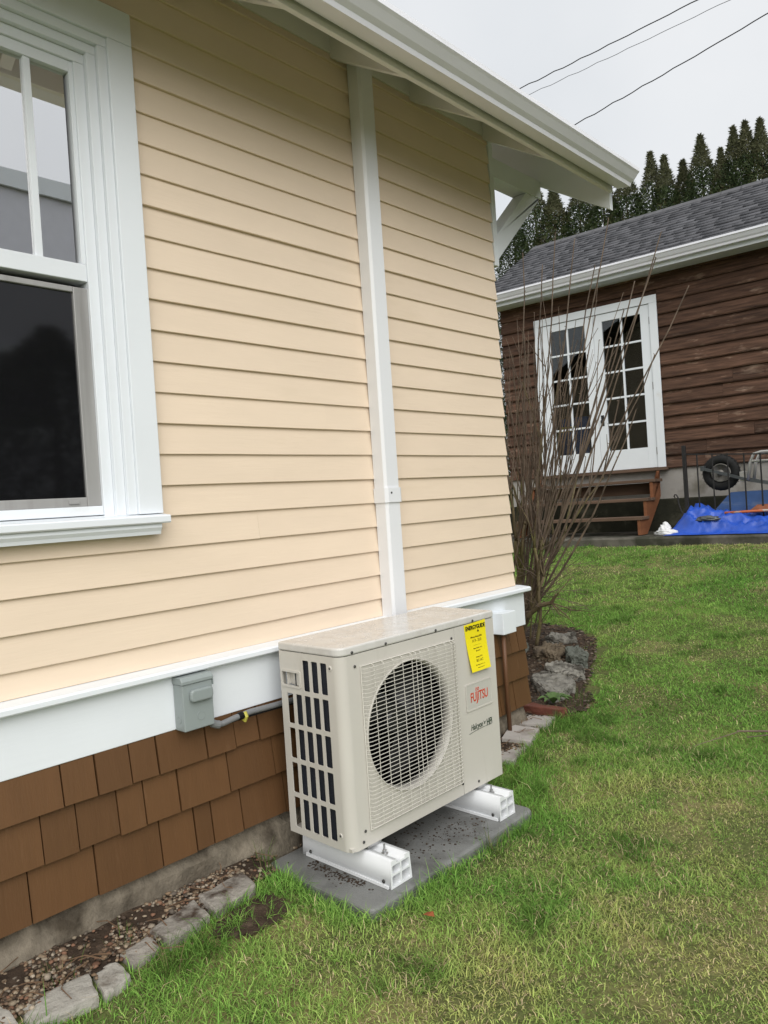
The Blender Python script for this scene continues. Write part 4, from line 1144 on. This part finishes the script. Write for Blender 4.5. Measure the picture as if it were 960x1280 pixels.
mb.tube([(-.86, 4.34, .16), (-.66, 4.22, .34), (-.56, 4.2, .415), (-.46, 4.18, .44), (-.40, 4.15, .50)], [.017, .016, .017, .013, .008], 7)
for e_ in ((-.30, 4.1, .36), (-.12, 4.05, .42), (-.2, 4.0, .34), (-.3, 4.2, .62)):
    mb.tube([(-.46, 4.18, .44), ((-.46 + e_[0]) / 2, 4.14, (.44 + e_[2]) / 2 - .02), e_], [.005, .004, .0018], 4)
mb.build('stem', m_bark, shrub)

# ------------------------------------------------------------------ terrace, shed (local frame: x right, y into the shed)
def shed_thing(name, at, label, cat, group=None):
    o = empty(name, shed_w(*at), SHED_TH, frame=at)
    return tag(o, label, cat, group) if label else o
ter = shed_thing('terrace', (0, -.55, .40), None, None); del_ = None
def terrace():
    mb = MB()
    n = 60; xs = np.linspace(-4.5, 6, n)
    vs, fs = [], []
    for i, xx in enumerate(xs):
        w_ = (float(vn1(xx, 0, 4)) - .5) * .03
        for (yy, zz) in ((-1.11 + w_, .30), (-1.105 + w_, .562), (-1.085 + w_, .583), (0.0, .590), (0.0, .30)): vs.append((xx, yy, zz))
    for i in range(n - 1):
        for j in range(5): fs.append((i * 5 + j, i * 5 + (j + 1) % 5, i * 5 + 5 + (j + 1) % 5, i * 5 + 5 + j))
    fs += [tuple(range(5)), tuple((n - 1) * 5 + j for j in range(5))]
    return mb.add(vs, fs)
bpy.data.objects.remove(ter)
o = struct(terrace().build('terrace', m_slab))
o.location = shed_w(*o.location); o.rotation_euler = (0, 0, SHED_TH)

shed = tag(empty('shed', SHED_O, SHED_TH, frame=(0, 0, 0)), 'dark brown board-sided shed with grey shingle roof and white doors', 'shed')
DX0, DX1, DZ0, DZ1 = -1.70, -.05, 1.372, 3.490
SX0, SX1 = -2.22, 5.2
SH = 3.80
rb = random.Random(9)
bh = .1575
zb = 1.352; k = 0
def shed_board(x0, x1, zb):
    zt = zb + bh + .008; n = max(2, int((x1 - x0) / .3)); vs, fs = [], []
    j = rb.uniform(-.004, .004)
    for i in range(n + 1):
        xx = x0 + (x1 - x0) * i / n; a, b = rb.uniform(-.003, .003), rb.uniform(-.003, .003) + j
        vs += [(xx, -.002, zb + b), (xx, -.034 + a, zb + b), (xx, -.040 + a, zb + .014 + b), (xx, -.024 + a, zb + .09), (xx, -.006, zt), (xx, -.002, zt)]
    for i in range(n):
        for q in range(6): fs.append((i * 6 + q, i * 6 + (q + 1) % 6, i * 6 + 6 + (q + 1) % 6, i * 6 + 6 + q))
    fs += [tuple(range(6)), tuple(n * 6 + q for q in range(6))]
    MB().add(vs, fs).build('siding_board', m_shed, shed)
while zb < SH - .03:
    spans = [(SX0, SX1)]
    if zb + bh > DZ0 and zb < DZ1 + .0: spans = [(SX0, DX0 + .004), (DX1 - .004, SX1)]
    for a, b in spans:
        if b - a > 3:
            m1 = rb.uniform(a + .3, a + 2.2); m2 = rb.uniform(m1 + 1, b - .5)
            for s, t in ((a, m1), (m1 + .002, m2), (m2 + .002, b)): shed_board(s, t, zb)
        else: shed_board(a, b, zb)
    zb += bh
wx0, wx1, wz0, wz1 = DX0 + .06, DX1 - .06, DZ0 + .04, DZ1 - .06
mb = MB().box(SX0, wx0, -.0015, .1, 1.36, SH + .05).box(wx1, SX1, -.0015, .1, 1.36, SH + .05).box(wx0, wx1, -.0015, .1, wz1, SH + .05).box(wx0, wx1, -.0015, .1, 1.36, wz0)
mb.prism([(.101, 1.36), (3.3, 1.36), (3.3, SH), (1.5, 4.93), (.101, SH + .05)], 'x', SX0, SX0 + .08)
mb.box(SX0, SX1, 3.3, 3.38, 1.36, SH).box(SX1 - .08, SX1, .101, 3.3, 1.36, SH)
mb.build('wall_core', m_shed, shed)
MB().box(SX0 + .081, SX1 - .081, .101, 3.29, 1.28, 1.34).box(-2.03, 2.2, 2.2, 2.25, 1.345, 3.6).box(2.2, 2.25, .101, 2.2, 1.345, 3.6).box(-2.03, 2.2, .101, 2.2, 3.62, 3.66).build('interior_lining', m_shedin, shed)
B(SX0 + .01, SX1 - .01, .0, .2, .98, 1.3585).build('foundation_wall', m_found, shed)
B(SX0 - .1, SX1, -.10, .25, .45, .975).build('footing', m_foot, shed, bevel=.01)
# roof
RS = .607
def roof_z(yl): return 3.885 + (yl + .36) * RS
MB().prism([(-.36, roof_z(-.36) - .03), (-.36, roof_z(-.36)), (1.5, roof_z(1.5)), (3.7, roof_z(1.5) - 2.2 * RS), (3.7, roof_z(1.5) - 2.2 * RS - .03), (1.5, roof_z(1.5) - .04)], 'x', SX0 - .16, SX1 + .16).build('roof_deck', m_roof2, shed)
V, F4, C = [], [], []
slope_len = sqrt(1 + RS * RS); ex = .132
nrow_ = int(1.86 * slope_len / ex)
for r in range(nrow_ + 1):
    y0 = -.375 + r * ex / slope_len; xx = SX0 - .18 + rb.uniform(-.2, 0)
    while xx < SX1 + .18:
        wv = rb.choice((.13, .17, .22, .28, .34)); a, b = xx, min(xx + wv, SX1 + .18)
        a = max(a, SX0 - .18)
        if b - a > .02 and y0 < 1.5:
            th = .020 + rb.choice((0, 0, .006)); y1 = min(y0 + ex * 1.15 / slope_len, 1.5); dz = rb.uniform(-.004, .004)
            z0_, z1_ = roof_z(y0), roof_z(y1)
            o = len(V)
            V += [(a, y0 + dz, z0_ + .002), (b, y0 + dz, z0_ + .002), (b, y1, z1_ + .001), (a, y1, z1_ + .001), (a, y0 + dz, z0_ + th), (b, y0 + dz, z0_ + th), (b, y1, z1_ + .004), (a, y1, z1_ + .004)]
            F4 += [(o, o + 3, o + 2, o + 1), (o + 4, o + 5, o + 6, o + 7), (o, o + 1, o + 5, o + 4), (o + 1, o + 2, o + 6, o + 5), (o + 2, o + 3, o + 7, o + 6), (o + 3, o, o + 4, o + 7)]
            g_ = rb.choice((.075, .085, .09, .10)) * rb.uniform(.9, 1.1)
            C += [(g_ * .97, g_ * .98, g_ * 1.06)] * 8
        xx += wv
me = np_mesh('shingle_courses', np.array(V), np.array(F4)); mesh_color(me, np.array(C))
stuff(put_mesh('shingle_courses', me, m_roof, shed))
xx = SX0 - .18
while xx < SX1 + .1:
    zt = roof_z(1.5)
    MB().prism([(1.38, zt - .12 * RS + .012), (1.5, zt + .012), (1.62, zt - .12 * RS + .012), (1.62, zt - .12 * RS + .024), (1.5, zt + .030), (1.38, zt - .12 * RS + .024)], 'x', xx, xx + .27).build('ridge_cap', m_roof2, shed)
    xx += .255
gp2 = [(-.365, 3.862), (-.365, 3.765), (-.43, 3.763), (-.437, 3.785), (-.452, 3.80), (-.475, 3.835), (-.485, 3.842), (-.485, 3.862), (-.475, 3.865)]
vs, fs = [], []
for xx in (SX0 - .17, 1.5, SX1 + .17): vs += [(xx, a, b) for a, b in gp2]
n = len(gp2)
for i in range(2):
    for j in range(n - 1): fs.append((i * n + j, i * n + j + 1, i * n + n + j + 1, i * n + n + j))
g = MB().add(vs, fs).build('gutter', m_gutter, shed, solid=.004)
for xx in (SX0 - .172, SX1 + .168): MB().prism(gp2, 'x', xx - .003, xx).build('gutter_end_cap', m_gutter, g)
MB().box(SX0 - .16, SX1 + .16, -.362, -.345, 3.715, 3.855).build('fascia', m_white, shed)
MB().box(SX0 - .16, SX1 + .16, -.344, -.0420, 3.735, 3.75).build('soffit', m_white, shed)
# doors
B(DX0, DX0 + .095, -.060, -.0415, DZ0 + .001, DZ1 - .096).build('door_casing', m_white, shed, bevel=.003)
B(DX1 - .095, DX1, -.060, -.0415, DZ0 + .001, DZ1 - .096).build('door_casing', m_white, shed, bevel=.003)
B(DX0, DX1, -.061, -.0415, DZ1 - .095, DZ1).build('door_casing', m_white, shed, bevel=.003)
B(DX0 - .02, DX1 + .02, -.11, .03, 1.335, DZ0).build('door_threshold', m_tread, shed, bevel=.003)
def door(x0, x1, hinge):
    d = empty('door', ((x0 + x1) / 2, -.02, DZ0)); d.parent = shed; ORG[d.name] = Vector(((x0 + x1) / 2, -.02, DZ0)); d.location = ORG[d.name]
    z0, z1 = DZ0 + .006, DZ1 - .10
    st, tr, br = .115, .095, .255
    gx0, gx1, gz0, gz1 = x0 + st, x1 - st, z0 + br, z1 - tr
    B(x0, gx0, -.042, .0, z0, z1).build('stile', m_white, d, bevel=.002)
    B(gx1, x1, -.042, .0, z0, z1).build('stile', m_white, d, bevel=.002)
    B(gx0 + .0003, gx1 - .0003, -.0415, .0, gz1, z1).build('top_rail', m_white, d, bevel=.002)
    B(gx0 + .0003, gx1 - .0003, -.0415, .0, z0, gz0).build('bottom_rail', m_white, d, bevel=.002)
    mw = .012; xm = (gx0 + gx1) / 2; hh = (gz1 - gz0) / 5
    B(xm - mw, xm + mw, -.038, -.006, gz0 + .0003, gz1 - .0003).build('muntin', m_white, d, bevel=.002)
    for i in range(1, 5):
        for (a, b) in ((gx0 + .0003, xm - mw - .0003), (xm + mw + .0003, gx1 - .0003)):
            B(a, b, -.0375, -.0065, gz0 + hh * i - mw, gz0 + hh * i + mw).build('muntin', m_white, d, bevel=.002)
    for i in range(5):
        for (a, b) in ((gx0 + .0005, xm - mw - .0005), (xm + mw + .0005, gx1 - .0005)):
            za, zb_ = gz0 + hh * i + (mw if i else 0), gz0 + hh * (i + 1) - (mw if i < 4 else 0)
            B(a, b, -.022, -.018, za + .0005, zb_ - .0005).build('pane', m_glass_shed, d)
    for f_ in (.1, .5, .9):
        zc = z0 + (z1 - z0) * f_
        B(hinge - .006, hinge + .006, -.0495, -.043, zc - .045, zc + .045).build('hinge', m_steel, d)
    return d
DM = (DX0 + DX1) / 2
door(DX0 + .098, DM - .002, DX0 + .101)
dR = door(DM + .002, DX1 - .098, DX1 - .101)
MB().lathe([(-.075, .0), (-.07, .022), (-.058, .024), (-.05, .012), (-.043, .012)], (DM + .055, 0, 2.02), 'y', 12).build('handle', m_iron, dR, smooth=True)
B(DM + .035, DM + .075, -.0445, -.0425, 1.96, 2.10).build('handle_plate', m_iron, dR)
# steps
steps = shed_thing('wooden_steps', (-.9, -.5, .59), 'weathered wooden steps with orange-brown side boards below the white doors', 'steps')
saw = [(-.112, 1.330), (-.112, 1.196), (-.385, 1.196), (-.385, .975), (-.635, .975), (-.635, .765), (-.87, .765), (-.87, .592), (-.66, .592), (-.115, 1.02)]
for xx in (-.155, -1.73):
    MB().prism(saw, 'x', xx, xx + .038).build('stringer', m_string, steps, bevel=.002)
for (y0, y1, z) in ((-.40, -.115, 1.196), (-.65, -.36, .975), (-.885, -.61, .765)):
    for q in range(2):
        a = y0 + (y1 - y0) * q / 2 + .003; b = y0 + (y1 - y0) * (q + 1) / 2 - .003
        B(-1.76, -.085 if z > 1.0 else -.10, a, b, z + .001, z + .036).build('tread', m_tread, steps, bevel=.003)
B(-1.69, -.156, -.135, -.116, 1.05, 1.19).build('riser', m_tread, steps)
# things stored behind the door glass
tag(B(-1.55, -1.15, .25, .6, 1.345, 2.15).build('storage_bin', m_blue, bevel=.02), 'blue container seen through the left door glass', 'container')
o = bpy.data.objects['storage_bin']; o.location = shed_w(*o.location); o.rotation_euler = (0, 0, SHED_TH)
B(-1.5, -1.3, .24, .2495, 1.95, 2.02).build('lid_band', m_yellow, o); bpy.data.objects['lid_band'].location = (-.08, -.181, .62)

# ------------------------------------------------------------------ iron railing, wheelbarrow, tarp
rail = shed_thing('iron_railing', (1.1, -.72, .72), 'black iron railing section leaning before the wheelbarrow', 'railing')
def rz(xx, a, b): return a + (b - a) * (xx - .37) / .84
B(.345, .385, -.74, -.70, .72, 1.575).build('post', m_iron, rail, bevel=.004)
xs_ = [.50, .66, .815, .98, 1.14, 1.30, 1.46, 1.62, 1.78, 1.94]
MB().tube([(.385, -.72, rz(.385, 1.478, 1.405)), (2.0, -.72, rz(2.0, 1.478, 1.405))], .010, 4).build('top_rail', m_iron, rail)
MB().tube([(.385, -.72, rz(.385, .83, .728)), (2.0, -.72, rz(2.0, .83, .728))], .010, 4).build('bottom_rail', m_iron, rail)
for xx in xs_:
    MB().tube([(xx, -.72, rz(xx, .83, .728) - .02), (xx, -.72, rz(xx, 1.478, 1.405) + .01)], .009, 6).build('baluster', m_iron, rail)
pts = [(.35 - .10 * t + (.03 * cos(t * 9) if t > .75 else 0), -.72, .74 + .22 * t + (.03 * sin(t * 9) if t > .75 else 0)) for t in np.linspace(0, 1, 14)]
pts = [(.36, -.72, .76), (.30, -.72, .84), (.275, -.72, .93), (.27, -.72, 1.0), (.255, -.72, 1.03), (.235, -.72, 1.03), (.228, -.72, 1.01), (.24, -.72, .998)]
MB().tube(pts, .008, 5).build('scroll', m_iron, rail)

wb = shed_thing('wheelbarrow', (1.3, -.5, .66), 'upturned wheelbarrow with blue tray and black wheel on the tarp', 'wheelbarrow')
wheel = empty('wheel', (.69, -.50, 1.245)); wheel.parent = wb; ORG[wheel.name] = Vector((.69, -.50, 1.245)); wheel.location = ORG[wheel.name] - ORG[wb.name]
prof = []
for i in range(17):
    a = 2 * pi * i / 16; prof.append((.048 * sin(a), .150 + .050 * cos(a)))
mb = MB().lathe(prof[:-1], (.69, -.50, 1.245), 'y', 36, closed=True); mb.build('tyre', m_rubber, wheel, smooth=True)
mb = MB()
for i in range(30):
    a = 2 * pi * i / 30
    for sg in (-1, 1):
        c_ = (.69 + .199 * cos(a), -.50 + sg * .018, 1.245 + .199 * sin(a))
        mb.tube([c_, (c_[0] - .010 * sin(a), -.50 + sg * .036, c_[2] + .010 * cos(a))], .0028, 4)
mb.build('tread_lugs', m_rubber, wheel)
MB().lathe([(-.035, .103), (-.040, .100), (-.022, .08), (-.026, .04), (-.05, .022), (-.055, .018), (-.055, .001)], (.69, -.50, 1.245), 'y', 30).build('rim', m_rim, wheel, smooth=True)
MB().lathe([(-.09, .012), (.09, .012)], (.69, -.50, 1.245), 'y', 10).build('axle', m_tube, wheel)
for yy in (-.585, -.415):
    MB().tube([(.52, yy, 1.30), (.69, yy, 1.245), (1.0, yy - .02 * (yy < -.5), 1.14), (1.5, yy * 1.0, 1.02), (2.2, yy, .95)], .021, 4).build('frame_rail', m_frame, wb)
B(.50, .54, -.62, -.38, 1.275, 1.33).build('nose_bar', m_frame, wb, bevel=.004)
B(.90, .97, -.60, -.55, 1.13, 1.24).build('axle_bracket', m_tube, wb, bevel=.004)
for yy in (-.63, -.37):
    MB().tube([(.99, yy, 1.14), (1.02, yy, 1.33), (1.06, yy, 1.42), (1.13, yy, 1.437), (1.7, yy, 1.43), (1.8, yy, 1.36), (1.85, yy, 1.05)], .016, 8).build('leg_tube', m_tube, wb, smooth=True)
MB().tube([(1.02, -.63, 1.345), (1.3, -.63, 1.335), (1.8, -.63, 1.30)], .013, 6).build('leg_brace', m_tube, wb)
# tray, upside down: wide rim below, small floor on top
rim_ = [(.50, -.68), (.50, -.12), (1.95, -.10), (1.95, -.70)]; flo = [(.80, -.60), (.80, -.24), (1.62, -.22), (1.62, -.62)]
vs = [(a, b, .675 + .02 * (i % 3)) for i, (a, b) in enumerate(rim_)] + [(a, b, 1.02) for a, b in flo]
MB().add(vs, [(4, 5, 6, 7), (0, 1, 5, 4), (1, 2, 6, 5), (2, 3, 7, 6), (3, 0, 4, 7)]).build('tray', m_bluetub, wb, bevel=.03, seg=3, solid=.004)
MB().tube([(*rim_[0], .675), (*rim_[1], .695), (*rim_[2], .715), (*rim_[3], .675), (*rim_[0], .675)], .012, 6).build('tray_rim', m_bluetub, wb)

def tarp():
    nx_, ny_ = 120, 44
    V = []
    for i in range(nx_):
        u = i / (nx_ - 1); xx = .19 + 2.0 * u
        for j in range(ny_):
            v = j / (ny_ - 1); yy = -1.04 + .68 * v
            ed = min(1, u * 9) * min(1, v * 5.5)
            h = .185 * sstep(0, .40, v) * (1 - .30 * sstep(.55, 1, v)) + .06 * sstep(.0, .08, u) * (1 - sstep(.1, .3, u)) * sstep(.1, .4, v)
            h = h * (1 - .35 * sstep(.25, .5, u))
            rdg = abs(float(vn1(xx * .45 + yy * .5, yy * 1.9 - xx * .35, 6)) - .5) * 2
            rdg2 = abs(float(vn2(xx * .6 - yy * .6, yy * 2.4 + xx * .7, 13)) - .5) * 2
            f_ = (1 - rdg) ** 3 * .055 + (1 - rdg2) ** 4 * .042 + (float(vn3(xx, yy, 26)) - .5) * .012
            z = .594 + (h + f_) * ed
            V.append((xx + (float(vn4(yy, 0, 9)) - .5) * .07 * (1 - u) ** 4, yy + (float(vn3(xx, 3.0, 5)) - .5) * .05 * (1 - v), z))
    V = np.array(V); I_ = np.arange(nx_ * ny_).reshape(nx_, ny_)
    F_ = np.stack([I_[:-1, :-1], I_[1:, :-1], I_[1:, 1:], I_[:-1, 1:]], -1).reshape(-1, 4)
    me = np_mesh('tarp', V, F_)
    o = put_mesh('tarp', me, m_tarp, smooth=True, solid=.003)
    o.location = shed_w(*o.location); o.rotation_euler = (0, 0, SHED_TH)
    return tag(o, 'crumpled bright blue tarp spread on the terrace edge', 'tarp')
tarp()
def blob(name, c, s, mat, label, cat, seed, zs=1.0):
    import bmesh
    bm = bmesh.new(); bmesh.ops.create_icosphere(bm, subdivisions=4, radius=1)
    for v in bm.verts:
        p = v.co.copy(); k = 1 + (abs(float(vn1(p.x * 2 + seed, p.y * 2 + p.z, 1.4)) - .5) * -.9 + .2) + (float(vn2(p.x + p.z * 2 + seed, p.y * 3, 3)) - .5) * .35
        v.co = Vector((p.x * s[0] * k, p.y * s[1] * k, max(p.z * s[2] * k, -.3 * s[2]) + .3 * s[2]))
    me = bpy.data.meshes.new(name); bm.to_mesh(me); bm.free(); me.transform(Matrix.Translation(c))
    o = put_mesh(name, me, mat, smooth=True); o.location = shed_w(*o.location); o.rotation_euler = (0, 0, SHED_TH)
    return tag(o, label, cat)
blob('plastic_bag', (.155, -.86, .592), (.06, .06, .095), m_bag, 'crumpled white plastic bag at the left end of the tarp', 'bag', 5)
blob('plastic_sheet', (.20, -.95, .592), (.13, .05, .045), m_bag, 'flat white plastic scrap tucked under the tarp edge', 'plastic scrap', 9)
blob('rag', (.62, -.90, .735), (.12, .05, .035), m_frame, 'small grey rag lying on the blue tarp', 'rag', 14)
o = MB().tube([(.78, -.82, .805), (1.0, -.81, .81), (1.25, -.80, .815), (1.9, -.79, .83)], .014, 8).build('tool_handle', m_orange, smooth=True)
o.location = shed_w(*o.location); o.rotation_euler = (0, 0, SHED_TH)
tag(o, 'long orange and grey tool handle lying across the tarp', 'tool handle')
o = MB().add([(1.0, -.80, .80), (1.08, -.70, .875), (1.9, -.70, .90), (1.9, -.80, .80)], [(0, 1, 2, 3)]).build('rusty_sheet', m_rust, solid=.004)
o.location = shed_w(*o.location); o.rotation_euler = (0, 0, SHED_TH)
tag(o, 'rust coloured metal sheet lying against the blue tray', 'metal sheet')

# ------------------------------------------------------------------ row of tall cedars
def crown_mesh(seed, nl=46000):
    g = np.random.default_rng(seed); t = 1 - np.sqrt(g.random(nl)) * .995           # 0 base, 1 tip: more at the base
    t = np.where(g.random(nl) < .45, g.random(nl), t)
    prof = np.interp(t, [0, .08, .4, .65, .8, .9, .96, 1.0], [.9, 1.0, 1.0, .86, .60, .31, .12, .0])
    a = g.random(nl) * 2 * pi
    lump = .78 + .34 * np.array(VN(seed + 50)(a * 1.6, t * 14, 1.0)) + .22 * np.array(VN(seed + 60)(a * 4, t * 40, 1.0))
    rad = prof * .47 * lump * np.where(g.random(nl) < .75, g.uniform(.86, 1.06, nl), g.uniform(.45, .9, nl))
    P = np.stack([rad * np.cos(a), rad * np.sin(a), t], -1)
    out = np.stack([np.cos(a), np.sin(a), np.zeros(nl)], -1)
    H = 7.4
    P[:, 2] *= H
    d = out * g.uniform(.1, .6, nl)[:, None] * np.clip((1 - t) * 6, 0, 1)[:, None] + np.array([0, 0, 1.0]) * g.uniform(.4, 1, nl)[:, None] + g.normal(0, .5, (nl, 3)); d /= np.linalg.norm(d, axis=1)[:, None]
    s = np.cross(d, out + g.normal(0, .6, (nl, 3))); s /= np.linalg.norm(s, axis=1)[:, None] + 1e-9
    ln = g.uniform(.03, .085, nl)[:, None]; wd_ = g.uniform(.005, .013, nl)[:, None]
    V = np.stack([P, P + d * ln * .5 + s * wd_, P + d * ln, P + d * ln * .45 - s * wd_], 1).reshape(-1, 3)
    Fq = 4 * np.arange(nl)[:, None] + np.array([[0, 1, 2, 3]])
    me = np_mesh('crown', V, Fq)
    base = np.array([(.032, .050, .020), (.048, .070, .026), (.070, .092, .036), (.080, .078, .038), (.025, .040, .017)])
    pick = np.clip((np.array(VN(seed + 70)(a * 2.2, t * 22, 1.0)) * 4 + g.normal(0, .7, nl)), 0, 4).astype(int)
    inner = (rad < prof * .36)
    c = base[pick] * g.uniform(.75, 1.3, (nl, 1))
    c[t > .9] = c[t > .9] * .4 + np.array([.13, .125, .07]) * .6
    mesh_color(me, np.repeat(c, 4, 0)); me.materials.append(m_leaf)
    return me
crowns = [crown_mesh(s) for s in (101, 202, 303, 404)]
tr = MB().tube([(0, 0, 0), (.02, 0, 2.5), (0, .02, 5), (0, 0, 7.1)], [.10, .075, .045, .01], 7)
trunk_me = bpy.data.meshes.new('trunk'); trunk_me.from_pydata(tr.v, [], tr.f); trunk_me.materials.append(m_treetrunk)
def cedar(x, y, ztop, wscale, i, label, group='tall cedars behind the shed', z0=None):
    z0 = zl(x, y) - .05 if z0 is None else z0
    e_ = tag(empty('cedar_tree', (x, y, z0)), label, 'tree', group)
    hs = (ztop - z0) / 7.55
    c = bpy.data.objects.new('crown', crowns[(i * 3 + i // 4) % 4]); col.objects.link(c); c.parent = e_; c.scale = (wscale, wscale, hs); c.rotation_euler = (0, 0, i * 1.7)
    t = bpy.data.objects.new('trunk', trunk_me); col.objects.link(t); t.parent = e_; t.scale = (1, 1, hs)
    return e_
YT = 18.0; sc = YT / 14.0
tx = [(-6.73, 6.86), (-6.05, 7.42), (-5.56, 7.10), (-5.10, 7.10), (-4.58, 6.95), (-4.10, 7.05), (-3.72, 7.50), (-3.32, 7.33), (-3.04, 7.14), (-2.68, 7.30), (-2.37, 6.98), (-2.11, 7.33), (-1.84, 7.27), (-1.60, 7.24), (-1.25, 7.1)]
names = {0: 'cedar tree at the left, showing beside the white house bracket', 1: 'broad cedar tree framed by the white house bracket', 2: 'cedar tree above the shed ridge end, right of the bracket', 3: 'dark cedar tree directly under the gutter end',
         4: 'cedar tree whose top is hidden by the gutter end', 5: 'cedar tree just left of the pointed one by the gutter end', 6: 'pointed cedar tree standing right of the gutter end', 7: 'cedar tree, second right of the gutter end', 8: 'low cedar tree left of the sky gap above the shed roof',
         9: 'full cedar tree right of the sky gap above the shed roof', 10: 'short narrow cedar tree between two taller ones', 11: 'tallest narrow cedar tree near the right edge', 12: 'dark cedar tree second from the right photo edge', 13: 'cedar tree cut by the right photo edge'}
for i, (x_, zt) in enumerate(tx):
    X_ = 2.0432 + (x_ - 2.0432) * sc + random.uniform(-.08, .08); Zt = 1.1433 + (zt - 1.1433) * sc + random.uniform(-.1, .1) + (.55 if i < 6 else 0)
    yj = YT + random.uniform(-.25, .25)
    cedar(X_, yj, Zt + .12, random.uniform(1.5, 1.9) * (.75 if i == 10 else 1.1 if i < 6 else .92), i, names.get(i, 'cedar tree just outside the right photo edge'))
# ------------------------------------------------------------------ overhead wires
def wire(a, b, r, label):
    a, b = Vector(a), Vector(b); d = b - a; a2, b2 = a - d * 1.6, b + d * 2.2; mb = MB(); pts = []
    for i in range(90):
        t = i / 89; p = a2 + (b2 - a2) * t; p.z += .35 * (2 * t - 1) ** 2 - .05 + .010 * sin(i * 1.9) + .006 * sin(i * 4.1); pts.append(p)
    mb.tube(pts, r, 5, False)
    tag(mb.build('overhead_wire', m_wire), label, 'wire', 'overhead wires')
wire((-7.543, 16, 11.03), (-3.342, 16, 11.05), .012, 'black overhead wire highest in the sky, ending at the gutter')
wire((-7.352, 16.2, 10.90), (-2.865, 16.2, 10.86), .006, 'thinnest overhead wire, just below the highest one')
wire((-6.153, 16, 9.60), (-1.966, 16, 10.14), .012, 'black overhead wire lowest in the sky above the cedars')

# ------------------------------------------------------------------ the neighbour's side behind the camera (it shows in the window glass)
nb = tag(empty('neighbour_house', (13.5, 7.3, -.1)), 'grey house with white eave mirrored in the window glass', 'house')
B(10.03, 17.0, 2.6, 12.0, -.1, 6.62).build('wall', m_neigh, nb)
MB().prism([(10.0, 6.66), (10.0, 6.78), (13.5, 7.5), (17.5, 6.78), (17.5, 6.66)], 'y', 1.6, 12.5).build('roof', m_roof2, nb)
B(9.94, 9.995, 2.1, 12.5, 6.50, 6.80).build('eave_board', m_white, nb)
for yy in (4.2, 7.0, 10.0):
    f_ = B(9.95, 10.028, yy, yy + 1.2, 2.6, 4.0).build('window', m_white, nb)
    B(9.93, 9.948, yy + .12, yy + 1.08, 2.72, 3.88).build('pane', m_screen, f_)
cedar(6.6, 1.6, 4.6, 2.4, 1, 'dark evergreen mirrored in the lower window pane', 'evergreens behind the camera', -.1)
cedar(6.9, 3.9, 3.6, 2.6, 2, 'bushy evergreen mirrored in the window below the grey house', 'evergreens behind the camera', -.1)
